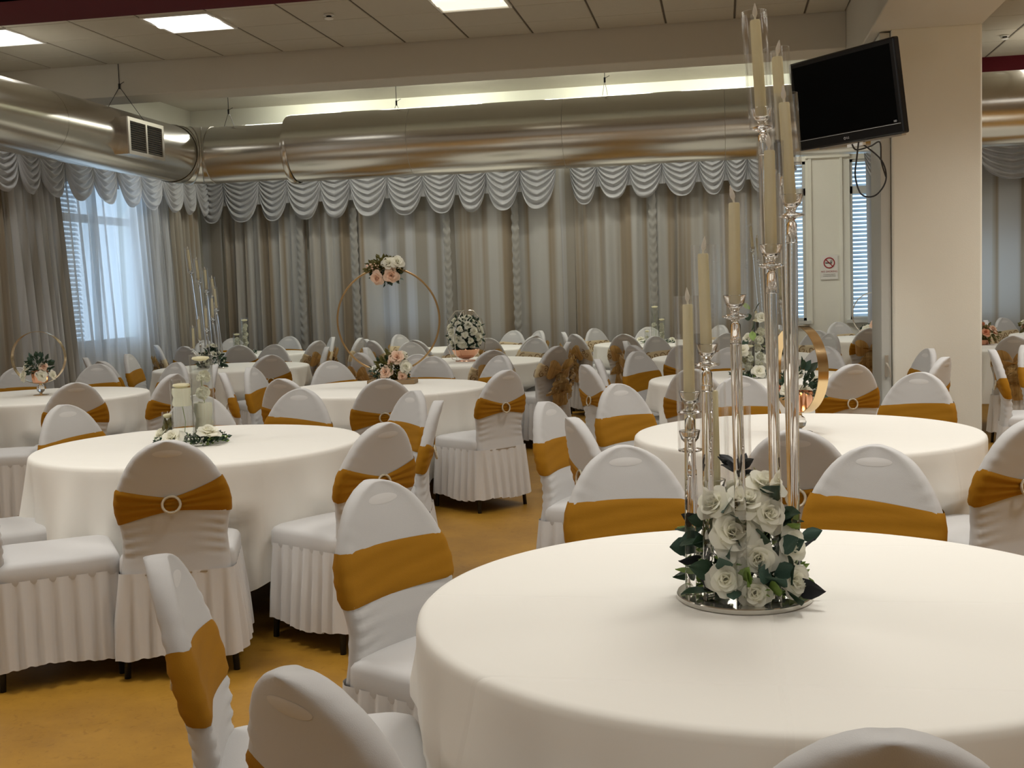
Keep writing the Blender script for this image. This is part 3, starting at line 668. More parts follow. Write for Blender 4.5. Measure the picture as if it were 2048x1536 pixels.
CH = [
(0, -0.325, 3.759, 'T1', 'g', None, 'white chair with wide gold sash beyond the near table, left of the candle stand'),
(1, 0.456, 3.726, 'T1', 'g', None, 'white chair with wide gold sash beyond the near table, right of the candle stand'),
(2, -0.957, 3.098, 'T1', 'g', None, 'white chair with slanting gold sash at the left side of the near table'),
(3, -1.128, 2.182, 'T1', 'g', 20, 'white chair seen edge-on with gold sash, left front of the near table'),
(4, -0.586, 1.519, 'T1', 'g', None, 'white chair back rising at the bottom edge, left of the near table'),
(5, 0.176, 1.367, 'T1', 'g', None, 'white chair back cut by the bottom right edge in front of the near table'),
(6, 1.067, 4.39, 'T3', 'g', None, 'chair back with ring sash cut by the right edge beside the hoop table'),
(7, 0.241, 4.172, 'T3', 'g', None, 'chair back seen through the acrylic rods, in front of the small gold hoop table'),
(8, -0.801, 5.266, 'T3', 'g', -18, 'tall narrow looking chair with gold sash at the left of the small gold hoop table'),
(9, -0.585, 4.62, 'T3', 'g', 24, 'turned chair tucked behind the narrow gold sash chair, its ring just showing'),
(10, -0.555, 6.183, 'T3', 'g', None, 'white chair with gold sash facing the camera across the aisle, left of the small hoop'),
(11, 1.044, 6.585, 'T3', 'g', None, 'white chair with gold sash directly in front of the pillar, largest there'),
(12, 0.086, 6.572, 'T3', 'g', None, 'white chair facing the camera behind the middle candle rods'),
(13, -2.058, 4.034, 'T2', 'g', None, 'chair with round ring on a gold sash before the glass vase table, nearest left'),
(14, -1.367, 4.523, 'T2', 'g', None, 'chair back with gold ring sash at the right of the glass vase table'),
(15, -2.354, 6.221, 'T2', 'g', None, 'white chair facing the camera on the far right rim of the glass vase table'),
(16, -1.631, 5.968, 'T2', 'g', None, 'white chair with gold band half hidden behind the ring chair right of the vase table'),
(17, -1.37, 5.397, 'T2', 'g', None, 'thin edge-on white chair with gold band standing right of the glass vase table'),
(18, -2.841, 5.945, 'T2', 'g', None, 'white chair directly behind the three glass vases of the left table'),
(19, -3.357, 5.485, 'T2', 'g', None, 'white chair with slanting gold sash left of the glass vase table'),
(21, -4.232, 7.051, 'T5', 'g', None, 'chair back with gold sash in front of the small hoop table, far left'),
(22, -5.858, 8.894, 'T5', 'g', None, 'white chair behind the small hoop at the left edge'),
(23, -5.27, 9.147, 'T5', 'g', None, 'white chair with thin gold line on the far rim of the left edge hoop table'),
(24, -6.025, 10.284, 'T6', 'g', None, 'sliver of a turned chair showing before the bright left window'),
(25, -5.481, 9.602, 'T6', 'g', None, 'chair edge peeping out behind the chair right of the left hoop'),
(26, -3.856, 7.689, 'T5', 'g', None, 'turned chair back with gold sash right of the left edge hoop table'),
(27, -5.863, 10.784, 'T6', 'g', None, 'white chair with broad gold sash below the right side of the bright window'),
(28, -4.531, 9.109, 'T5', 'g', None, 'grey looking chair back behind the turned gold sash chair, left of the vases'),
(29, -6.602, 12.826, 'T7', 's', None, 'edge-on white chair with organza knot in the back left, by the bright curtain'),
(30, -6.55, 14.0, 'T7', 'g', None, 'chair in the back left corner partly hidden, against the brown drape'),
(31, -5.99, 12.285, 'T7', 'g', None, 'chair back with gold line left of the second candle stand'),
(32, -5.33, 12.259, 'T7', 'g', None, 'rounded taupe chair back just right of the second candle stand'),
(33, -4.878, 12.162, 'T6', 'g', None, 'white chair right of the second candle stand behind the taupe chair backs'),
(34, -4.058, 10.008, 'T6', 'g', None, 'taupe chair back with gold ring sash right of the second candle stand table'),
(35, -3.48, 8.228, 'T4', 'g', None, 'white chair with broad gold sash at the left side of the big hoop table'),
(36, -3.479, 7.734, 'T4', 'g', None, 'thin edge-on white chair with gold wrap left of the big hoop table'),
(37, -2.782, 7.05, 'T4', 'g', None, 'taupe chair back at the left front of the big hoop table'),
(38, -3.992, 8.649, 'T5', 'g', None, 'gold sashed chair mostly hidden behind the tallest glass vase at the left'),
(39, -3.073, 8.836, 'T4', 'g', None, 'white chair without visible sash on the far left rim of the big hoop table'),
(40, -2.321, 9.148, 'T4', 'g', None, 'white chair with thin gold line just right of the big hoop base flowers'),
(41, -2.063, 6.887, 'T4', 'g', None, 'chair with ring sash in front of the big gold hoop'),
(42, -1.401, 7.42, 'T4', 'g', None, 'ring sash chair with full pleated skirt at the aisle right of the big hoop'),
(43, -1.751, 9.077, 'T4', 'g', None, 'white chair behind the aisle ring chair, gold showing both sides'),
(44, -1.981, 9.938, 'T8', 's', None, 'taupe chair back with organza below the white rose ball at its right'),
(45, -6.37, 14.45, 'T7', 'g', None, 'white chair at the far back left behind the small white flower vases'),
(46, -5.62, 14.55, 'T7', 'g', None, 'white chair at the far back right of the small white flower vases'),
(47, -4.634, 12.884, 'T7', 's', None, 'turned chair with gold organza bow right of the back left corner table'),
(48, -3.977, 11.27, 'T6', 's', None, 'small white chair between two organza bow chairs left of the big hoop'),
(49, -4.826, 13.934, 'T7', 's', None, 'bluish white chair with scroll patterned organza left of the big hoop'),
(50, -4.3, 13.42, 'T7', 's', None, 'narrow chair with brown organza bow touching the left curve of the big hoop'),
(51, -4.074, 13.023, 'T9', 's', None, 'thin white chair edge seen inside the lower left of the big hoop'),
(52, -3.873, 12.567, 'T9', 's', None, 'taupe chair back seen inside the big hoop at its left'),
(53, -3.427, 10.946, 'T8', 's', None, 'white chair with scroll organza seen through the lower left of the big hoop'),
(54, -3.204, 10.032, 'T8', 's', None, 'turned white chair crossed by the lower left curve of the big hoop'),
(55, -4.023, 14.188, 'T9', 's', None, 'small white chair with scroll organza centred inside the big hoop'),
(56, -3.341, 12.416, 'T9', 's', None, 'taupe chair back inside the big hoop at its right'),
(57, -3.269, 11.943, 'T8', 's', None, 'white chair behind the lower right of the big hoop'),
(58, -2.548, 9.532, 'T4', 'g', None, 'dark taupe chair back above the peach flowers at the hoop base'),
(59, -2.8, 12.27, 'T8', 's', None, 'white chair with scroll organza just left of the white rose ball'),
(60, -2.536, 12.464, 'T9', 's', None, 'taupe chair back just right of the white rose ball'),
(61, -2.62, 14.55, 'T9', 's', None, 'bluish white chair with scroll organza standing by the back curtain, right of the rose ball'),
(62, -2.068, 12.752, 'T9', 's', None, 'turned chair between the two scroll organza chairs right of the rose ball'),
(63, -2.25, 14.25, 'T9', 's', None, 'white chair top peeping behind others, second right of the rose ball'),
(64, -1.951, 12.156, 'T8', 's', None, 'large scroll organza chair facing the camera right of the white rose ball table'),
(65, -1.484, 10.372, 'T8', 's', None, 'taupe chair with the biggest gold organza bow hanging into the aisle'),
(66, -1.484, 11.09, 'T8', 's', None, 'narrow white chair with organza right behind the big bow chair'),
(67, -1.836, 13.607, 'T11', 's', None, 'thin white chair edge by the back curtain left of the back centre table'),
(68, -1.634, 12.947, 'T11', 's', None, 'turned chair with gold organza bow left of the back centre table'),
(69, -1.59, 14.55, 'T11', 's', None, 'chair with scroll organza by the back curtain, left of the back centre table'),
(70, -0.905, 7.79, 'T10', 'g', None, 'edge-on white chair at the aisle, left one of the close pair behind the ring chair'),
(71, -0.879, 8.357, 'T10', 'g', None, 'narrow white chair with gold sash, right one of the close aisle pair'),
(72, -1.059, 12.613, 'T11', 's', None, 'taupe chair back with organza knot in front of the back centre table'),
(73, -0.892, 10.995, 'T12', 's', None, 'thin white chair edge beside the organza knot chair'),
(74, -0.773, 10.226, 'T12', 's', None, 'taupe chair back partly hidden by the gold sash chair left of the candle rods'),
(75, -0.67, 9.206, 'T10', 'g', None, 'white chair with broad gold sash left of the near candle rods in the middle distance'),
(76, -0.915, 14.55, 'T11', 'g', None, 'white chair behind the small glass vases on the back centre table'),
(77, -0.683, 11.87, 'T12', 's', None, 'white chair with champagne organza band left of the near candle rods'),
(78, -0.04, 14.55, 'T11', 's', None, 'white chair seen through the second left candle tube at the back'),
(79, 0.041, 12.152, 'T12', 'g', None, 'small white chair behind the rods left of the leafy vase flowers'),
(80, 0.049, 9.479, 'T10', 'g', None, 'white chair with gold sash seen behind the leftmost thick rods'),
(81, -0.191, 7.223, 'T10', 'g', None, 'taupe chair back with gold sash directly left of the near candle tubes'),
(82, -0.346, 10.035, 'T12', 'g', None, 'dark turned chair back peeping left of the lowest candle tube'),
(83, 1.37, 14.55, 'T13', 's', None, 'white chair with scroll organza standing below the no smoking sign'),
(84, 0.945, 12.28, 'T12', 's', None, 'white chair seen inside the upper half of the small gold hoop'),
(85, 1.005, 11.526, 'T12', 'g', None, 'twisted white chair right of the small gold hoop top'),
(86, 0.773, 9.315, 'T10', 'g', None, 'white chair with gold sash right behind the small gold hoop'),
(87, 1.498, 12.565, 'T13', 'y', None, 'taupe chair with yellow organza bow beside the door leaf and pillar'),
(88, 0.656, 14.059, 'T13', 's', None, 'turned chair with gold knot seen left of the small gold hoop between rods'),
(89, 1.441, 8.76, 'T10', 'g', None, 'white chair with gold sash in front of the pillar, farther of the turned pair'),
(90, 1.376, 7.809, 'T10', 'g', None, 'turned chair back in front of the pillar, nearer of the pair'),
(91, 1.838, 8.473, 'T16', 'g', None, 'turned chair with gold wrap right of the pillar'),
(92, 2.396, 10.319, 'T14', 's', None, 'taupe chair with organza bow at the right edge by the white flowers'),
(93, 2.156, 8.919, 'T16', 'g', None, 'white chair with broad gold sash cut by the right edge'),
(94, 2.944, 13.943, 'T15', 's', None, 'thin chair edge touching the right side of the pillar at the back'),
(95, 3.25, 14.55, 'T15', 's', None, 'small white chair edge by the back right curtain'),
(97, 0.771, 7.338, 'T10', 'g', None, 'chair with ring sash between the small gold hoop and the pillar'),
(100, -2.849, 3.969, 'T2', 'g', 35, 'white chair at the bottom left with full seat and pleated skirt showing'),
(101, -3.294, 4.44, 'T2', 'g', 40, 'white seat showing behind the bottom left pleated chair'),
(102, -5.0, 6.825, 'T5', 'g', 22, 'chair seat with pleated skirt cut by the left edge below the small hoop table')]

def table(key, seed):
    x, y = TAB[key]; r_ = random.Random(seed)
    t = empty('round_table', (x, y, 0), r_.uniform(0, 1), 'round folding table, covered: '+TL[key], 'table', 'round banquet tables')
    link('table_top', TOPM, t); 
    for k in range(4): link('leg', LEGM, t, (0, 0, 0), (0, 0, pi/4+k*pi/2))
    near = [(math.atan2(c[2]-y, c[1]-x), math.hypot(c[2]-y, c[1]-x)) for c in CH if c[3] == key and c[0] < 100]
    ph = [r_.uniform(0, 6.28) for _ in range(6)]; rot = r_.uniform(0, pi/2); NA = 192
    if key == 'T2': rot = math.radians(-62+90)
    if key == 'T4': rot = math.radians(-62+90)
    if key == 'T8': rot = math.radians(-15+90)
    rows = []
    for r in (.001, .3, .55, .70, .745): rows.append([(r*cos(2*pi*k/NA), r*sin(2*pi*k/NA), .757) for k in range(NA)])
    for r, z in ((.757, .7545), (.765, .747), (.768, .735)): rows.append([(r*cos(2*pi*k/NA), r*sin(2*pi*k/NA), z) for k in range(NA)])
    for i in range(1, 17):
        v = i/16; row = []
        for k in range(NA):
            a = 2*pi*k/NA; c4 = max(0, cos(4*(a-rot)/2*1.0))**6 if False else (abs(cos(2*(a-rot))))**5
            zb = .30-.17*c4+.02*sin(5*a+ph[0])
            z = .735-(.735-zb)*v
            A = .070*v**1.1*(1+.7*c4)
            f = sin(9*a+ph[1]+.6*sin(2*a+ph[2]))+.55*sin(17*a+ph[3]+sin(3*a))+.3*sin(31*a+ph[4])
            r = .768+.018*v+A*f*.62+.012*v
            for ca, cr in near:
                da = (a-ca+pi) % (2*pi)-pi
                if abs(da) < 1:
                    lat = abs(r*sin(da)); wgt = (1-smooth01(.23, .31, lat))*(1-smooth01(.49, .56, z)); tgt = max(.30, cr-.505)
                    if r > tgt: r = r+(tgt-r)*wgt
            row.append((r*cos(a), r*sin(a), z))
        rows.append(row)
    b = MB().grid(rows, True); b.f.append(tuple(range(NA))[::-1])
    o = b.obj('tablecloth', M_CLOTH, None, (x, y, 0), sharp=None)
    tag(o, 'white floor length cloth over '+TL[key], 'tablecloth', 'white round tablecloths')
TOPM = MB().lathe([(.74, .725), (.755, .73), (.755, .748), (.74, .752)], n=64).mesh('table_top', M_WOOD, True, 40)
LEGM = MB().tube([(.50, 0, .73), (.52, 0, .35), (.56, 0, .0)], .014, 8).mesh('leg', M_LEG)

# ------------------------------------------------------------------ chairs (front faces local +y)
HW = [(0, .028), (.006, .050), (.018, .078), (.039, .110), (.06, .132), (.087, .153), (.13, .179), (.17, .198), (.2, .208), (.24, .215), (.28, .214), (.325, .203), (.38, .195), (.45, .200), (.53, .205)]
def hw(z):
    d = max(0, .92-z)
    for i in range(len(HW)-1):
        if d <= HW[i+1][0]:
            a, c = HW[i], HW[i+1]; return a[1]+(c[1]-a[1])*(d-a[0])/(c[0]-a[0])
    return HW[-1][1]
YC = [(.38, -.218), (.47, -.203), (.56, -.203), (.65, -.216), (.74, -.238), (.83, -.262), (.92, -.290)]
def yc(z):
    for i in range(len(YC)-1):
        if z <= YC[i+1][0]:
            a, c = YC[i], YC[i+1]; t = (z-a[0])/(c[0]-a[0]); return a[1]+(c[1]-a[1])*t
    return YC[-1][1]
NU = 16
def section(z, off=0):
    """perimeter of the backrest at height z: front row left->right, then back row right->left"""
    w_ = hw(z)+off; h = .024+off; out = []
    rr = min(h, w_*.9)
    for side in (1, -1):
        for i in range(NU):
            u = -1+2*i/NU; u = sin(u*pi/2)
            x = u*w_*side*1.0
            e = max(0, abs(x)-(w_-rr))/rr
            yy = h*math.sqrt(max(0, 1-e*e))
            cur = .014*(1-(x/w_)**2)
            out.append((x, yc(z)+side*yy-cur, u*side, side))
    return out
def cover_back(sd):
    rows = []; z = .402; zs = []
    while z < .90: zs.append(z); z += .009
    zs += [.902, .908, .9135, .917, .92]
    r_ = random.Random(sd); p1, p2 = r_.uniform(0, 6), r_.uniform(0, 6)
    for z in zs:
        row = []
        lowm = smooth01(.44, .49, z)*(1-smooth01(.60, .66, z)); upm = smooth01(.74, .76, z)*(1-smooth01(.80, .85, z))
        for (x, y, u, s) in section(z):
            m = smooth01(.35, .95, abs(u))
            m *= 1-smooth01(.90, .985, abs(u))
            rip = .0042*m*lowm*sin(z*170+(x*40)*(1 if u > 0 else -1)+p1)+.0022*m*upm*sin(z*110-abs(x)*95+p2)
            row.append((x, y+s*rip, z))
        rows.append(row)
    b = MB().grid(rows, True); n = len(rows[0]); b.f.append(tuple(len(b.v)-n+k for k in range(n))); b.f.append(tuple(range(n))[::-1])
    return b.mesh('backrest', M_COVER)
def grip_mesh():
    b = MB()
    for side in (1, -1):
        rows = []
        for r in (1, .75, .4, .02):
            row = []
            for k in range(24):
                a = 2*pi*k/24; x = .055*r*cos(a); z = .872+.014*r*sin(a)
                yy = yc(z)+side*.0243-.014*(1-(x/hw(z))**2)+side*.0012*(1-r*r*.9)
                row.append((x, yy, z))
            rows.append(row if side == 1 else row[::-1])
        b.grid(rows, True)
    return b.mesh('grip_light_patch', M_COVER2)
def sash_mesh(tilt, mat, name='sash', ring=True, zc0=.685):
    rows = []; NV = 12
    base = section(zc0)
    for i in range(NV+1):
        v = -1+2*i/NV; row = []
        for j, (x, y, u, s) in enumerate(base):
            if s == 1: h = .068+.004*u; zz = zc0+tilt*u*.5+.004*cos(u*2)
            else:
                q = abs(u); h = (.026 if ring else .020)+.046*q**1.25; zz = zc0+tilt*u*.5-.012*(1-q)
            z = zz+h*v
            sec = section(z, .0045)[j]
            pl = .0028*sin(v*pi*3.5+1+u*1.2)*(1-.25*abs(u)) if s == -1 else .0012*sin(v*9+u*4)
            edge = -.0035 if abs(v) > .99 else 0
            row.append((sec[0], sec[1]+s*(pl+edge)-(s == -1)*.003*(1-abs(u)), z))
        rows.append(row)
    return MB().grid(rows, True).mesh(name, mat)
def rrect(t, hx, hy, r):
    """rounded rectangle point at arc fraction t with outward normal"""
    segs = [('l', (hx, -hy+r), (hx, hy-r), (1, 0)), ('c', (hx-r, hy-r), 0), ('l', (hx-r, hy), (-hx+r, hy), (0, 1)), ('c', (-hx+r, hy-r), pi/2),
            ('l', (-hx, hy-r), (-hx, -hy+r), (-1, 0)), ('c', (-hx+r, -hy+r), pi), ('l', (-hx+r, -hy), (hx-r, -hy), (0, -1)), ('c', (hx-r, -hy+r), 3*pi/2)]
    Ls = [math.dist(s_[1], s_[2]) if s_[0] == 'l' else r*pi/2 for s_ in segs]
    d = (t % 1)*sum(Ls)
    for s_, L in zip(segs, Ls):
        if d <= L:
            if s_[0] == 'l':
                q = d/L; return (s_[1][0]+(s_[2][0]-s_[1][0])*q, s_[1][1]+(s_[2][1]-s_[1][1])*q, *s_[3])
            a = s_[2]+(pi/2)*d/L; return (s_[1][0]+r*cos(a), s_[1][1]+r*sin(a), cos(a), sin(a))
        d -= L
    return (hx, -hy+r, 1, 0)
def seat_mesh():
    rows = []; N = 72
    for z, o in ((.395, .004), (.405, .006), (.455, .004), (.470, -.004), (.478, -.018), (.483, -.06), (.486, -.12), (.487, -.19)):
        hx, hy = .213+o, .222+o; r = max(.005, min(.05, hx*.9, hy*.9)) if o > -.1 else .02
        rows.append([(p[0], p[1]+.006, z+.004*cos(p[0]*7)) for p in (rrect(k/N, hx, hy, r) for k in range(N))])
    b = MB().grid(rows, True); n = N; b.f.append(tuple(len(b.v)-n+k for k in range(n)))
    return b.mesh('seat', M_COVER, True, 60)
def skirt_mesh(sd):
    r_ = random.Random(sd); N = 312; rows = []; ph = r_.uniform(0, 6)
    for z in (.412, .400, .385, .34, .28, .21, .14, .085):
        v = (.412-z)/.33; row = []
        for k in range(N):
            t = k/N; x, y, nx, ny = rrect(t, .217, .234, .045); y -= .012
            a = 2*pi*26*t+ph+.6*sin(2*pi*3*t); pl = (sin(a)+.35*sin(2*a+.8))*(.002+.0115*min(1, v*1.6))
            o = .002+.028*v+pl+.006*v*sin(2*pi*5*t+ph)
            hem = (.010*sin(2*pi*4*t+ph)+.006*sin(a))*v
            row.append((x+nx*o, y+ny*o, z+hem if v > .9 else z))
        rows.append(row)
    return MB().grid(rows, True).mesh('skirt', M_SKIRT)
LEG0 = MB().tube([(0, 0, .40), (.02, .02, 0)], .0125, 8).mesh('leg', M_LEG)
RINGM = MB().tube([(.033*cos(2*pi*k/28), 0, .031*sin(2*pi*k/28)) for k in range(28)], .0055, 8, closed=True).mesh('ring_brooch', M_PEARL)
BACKS = [cover_back(s) for s in (1, 2, 3)]; SKIRTS = [skirt_mesh(s) for s in (1, 2, 3)]
SEATM = seat_mesh(); GRIP = grip_mesh()
SASH = [sash_mesh(t, M_GOLD) for t in (0, .035, -.035)]
OSASH = [sash_mesh(t, M_CHAMP, 'organza_band', False, .70) for t in (0, .03, -.03)]
OSASHG = [sash_mesh(t, M_GOLD, 'organza_band', False, .70) for t in (0,)]
def swirl_mesh():
    b = MB(); r_ = random.Random(5)
    for side in (1, -1):
        for k in range(9):
            x0 = -.175+k*.044; z0 = .70+(.022 if k % 2 else -.022)
            if side == -1 and abs(x0) < .07: continue
            dr = 1 if k % 2 else -1; pts = []
            for i in range(19):
                a = i*.42+k; r = .006+.0022*i*(.6 if side == -1 else 1)
                x = x0+r*cos(a)*dr; z = z0+r*sin(a)
                if abs(x) > hw(z)-.008: x = math.copysign(hw(z)-.008, x)
                y = yc(z)+side*.029-.014*(1-(x/hw(z))**2)
                pts.append((x, y+side*.001, z))
            b.tube(pts, .0036, 4)
    return b.mesh('swirl_embroidery', M_SWIRL)
SWIRLM = swirl_mesh()
def bow_mesh(mat, sd):
    b = MB(); r_ = random.Random(sd); y0 = yc(.69)-.052
    b.lathe([(.004, .655), (.020, .668), (.024, .685), (.020, .70), (.004, .715)], 0, y0, 10)
    def ribbon(path, wd, ruf):
        rows = []
        for i, (x, y, z) in enumerate(path):
            t = i/(len(path)-1); wv = wd*(.35+.9*t)
            rows.append([(x+s*wv*.5+ruf*.5*sin(i*1.9+s*4), y+ruf*sin(i*2.3+s*5)+ruf*cos(s*6+i), z+s*.006) for s in (-1, -.5, 0, .5, 1)])
        b.grid(rows)
    for s in (-1, 1):
        # loop
        rows = []
        for i in range(15):
            a = 2*pi*i/14; x = s*(.072-.072*cos(a)); z = .688+.042*sin(a)-.018*(1-cos(a))
            rows.append([(x, y0-.012-q*.05+.004*sin(i*2+q*40), z+q*.12*sin(a*.5)) for q in (0, .3, .6, 1)])
        b.grid(rows)
        ribbon([(s*(.01+.045*t), y0-.01-.02*sin(t*3), .68-.30*t) for t in [k/12 for k in range(13)]], .10, .010)
        ribbon([(s*(.012+.085*t), y0-.02-.03*sin(t*3), .685-.20*t) for t in [k/12 for k in range(13)]], .11, .014)
        ribbon([(s*(.004+.02*t), y0-.03-.03*sin(t*3), .68-.16*t) for t in [k/12 for k in range(13)]], .12, .014)
    return b.mesh('bow', mat)
M_ORG = curtain_mat('gold_organza', (.50, .30, .09), (.62, .40, .15), .35, 0, 30, 2)
BOWS = [bow_mesh(M_ORG, 1), bow_mesh(M_ORG, 2)]
def chair(i, px, py, key, kind, face, label):
    """px,py = plan position of the top of the backrest; face = heading of the seat front in degrees, None = towards the table centre"""
    tx, ty = TAB[key]
    a = math.atan2(ty-py, tx-px) if face is None else math.radians(face)
    ox, oy = px+.28*cos(a), py+.28*sin(a)
    t = empty('banquet_chair', (ox, oy, 0), a-pi/2, label, 'chair', 'white covered chairs with gold sashes' if kind in 'g' else 'white covered chairs with organza bows')
    link('backrest', BACKS[i % 3], t); g_ = link('grip_light_patch', GRIP, t.children[0] if False else t)
    link('seat', SEATM, t); link('skirt', SKIRTS[(i*7) % 3], t)
    v = (0, 1, 0, 2)[i % 4] if kind == 'g' else i % 3
    if i in (15, 3): v = 1
    if kind == 'g':
        s = link('sash', SASH[v], t); link('ring_brooch', RINGM, s, (0, yc(.676)-.0555, .674), (-.16, 0, 0))
    else:
        s = link('organza_band', OSASHG[0] if kind == 'y' else OSASH[v], t)
        if kind == 's': link('swirl_embroidery', SWIRLM, s)
        link('bow', BOWS[i % 2], s)
    for (sx, sy) in ((1, 1), (1, -1), (-1, -1), (-1, 1)):
        link('leg', LEG0, t, (sx*.185, sy*.195, 0), (0, 0, {(1, 1): 0, (-1, 1): pi/2, (-1, -1): pi, (1, -1): -pi/2}[(sx, sy)]))
    return t
for k_, key in enumerate(TAB): table(key, 100+k_)
for c in CH: chair(*c[:3], c[3], c[4], c[5], c[6])

# ------------------------------------------------------------------ flowers and leaves (unit meshes, shared)
def rose_mesh(name, mat, seed, n=19, openness=1.0):
    """unit rose, radius about 1, opening towards +z"""
    r_ = random.Random(seed); b = MB(); ga = 2.39996
    for i in range(n):
        t = i/(n-1); ang = i*ga+r_.uniform(-.2, .2)
        op = (.05+1.25*t**1.3)*openness; L = .62+.42*t; W = .34+.42*t; rb = .05+.16*t
        rows = []
        for a in range(5):
            s = a/4; o = op*(.35+.75*s)
            rad = rb+L*s*sin(o)*.95; z = -.25*t+L*s*cos(o)*1.0+.10
            if s == 1: rad += .09*t; z -= .05*t
            row = []
            wv = W*(sin(pi*min(.92, .18+.72*s)))**.7
            for q in range(5):
                u = -1+q/2; cup = (.30*(1-t)+.12)*u*u
                rr = max(.02, rad-cup*wv); tt = u*wv
                zz = z-.03*abs(u)+r_.uniform(-.012, .012)
                row.append((rr*cos(ang)-tt*sin(ang), rr*sin(ang)+tt*cos(ang), zz))
            rows.append(row)
        b.grid(rows)
    b.lathe([(.02, -.32), (.16, -.2), (.12, -.05)], n=8)
    return b.mesh(name, mat)
ROSE = {k: [rose_mesh('rose', m, s) for s in (1, 2)] for k, m in (('w', M_ROSE), ('p', M_PEACH), ('b', M_BLUSH))}
FLAT = rose_mesh('open_rose', M_ROSE, 5, 20, 1.25)
def leaf_mesh(mat, name='leaf'):
    rows = []
    prof = [(0, .04), (.15, .22), (.35, .34), (.6, .32), (.82, .17), (1, .01)]
    for t, w_ in prof:
        rows.append([(-w_, t, .10*w_-.14*t*t), (-w_*.5, t, .02-.14*t*t), (0, t, -.04-.14*t*t), (w_*.5, t, .02-.14*t*t), (w_, t, .10*w_-.14*t*t)])
    return MB().grid(rows).mesh(name, mat)
LEAF = {k: leaf_mesh(m) for k, m in (('d', M_LEAF), ('b', M_LEAFB), ('f', M_FRESH), ('o', M_OLIVE), ('n', M_NIGHT))}
def place(me, name, parent, p, d, size, spin=0, local='z'):
    """put mesh so that its local z (or y for leaves) points along d"""
    d = Vector(d).normalized(); ax = Vector((0, 0, 1)) if local == 'z' else Vector((0, 1, 0))
    q = ax.rotation_difference(d); from_spin = Matrix.Rotation(spin, 4, d)
    o = bpy.data.objects.new(name, me); C.objects.link(o); o.parent = parent
    o.matrix_local = Matrix.Translation(p) @ from_spin @ q.to_matrix().to_4x4() @ Matrix.Diagonal((size, size, size, 1))
    return o
def foliage(parent, n, fn, size, mat, seed, name='foliage'):
    """many small leaves joined: stuff"""
    r_ = random.Random(seed); b = MB()
    for i in range(n):
        p, d = fn(r_); d = Vector(d).normalized(); side = d.cross(Vector((r_.uniform(-1, 1), r_.uniform(-1, 1), r_.uniform(-1, 1)))).normalized()
        up = side.cross(d); s = size*r_.uniform(.7, 1.3); p = Vector(p)
        b.add([tuple(p), tuple(p+d*s*.5+side*s*.28+up*s*.05), tuple(p+d*s), tuple(p+d*s*.5-side*s*.28+up*s*.05), tuple(p+d*s*.5-up*s*.04)],
              [(0, 1, 4), (1, 2, 4), (2, 3, 4), (3, 0, 4)])
    return tag(b.obj(name, mat, parent, smooth=False), kind='stuff')
def buds(parent, n, fn, size, seed, mat=None):
    r_ = random.Random(seed); b = MB()
    for i in range(n):
        p, d = fn(r_); x, y, z = p; s = size*r_.uniform(.6, 1.2)
        b.add([(x+s, y, z), (x, y+s, z), (x-s, y, z), (x, y-s, z), (x, y, z+s), (x, y, z-s)], [(0, 1, 4), (1, 2, 4), (2, 3, 4), (3, 0, 4), (1, 0, 5), (2, 1, 5), (3, 2, 5), (0, 3, 5)])
    return tag(b.obj('small_buds', mat or M_BUD, parent), kind='stuff')
def dome(cx, cy, cz, rx, rz, zmin=0):
    def f(r_):
        a = r_.uniform(0, 2*pi); e = math.asin(r_.uniform(zmin, 1)); k = r_.uniform(.55, 1)
        d = (cos(a)*cos(e), sin(a)*cos(e), sin(e))
        return (cx+d[0]*rx*k, cy+d[1]*rx*k, cz+d[2]*rz*k), (d[0]+r_.uniform(-.6, .6), d[1]+r_.uniform(-.6, .6), d[2]+r_.uniform(-.4, .6))
    return f

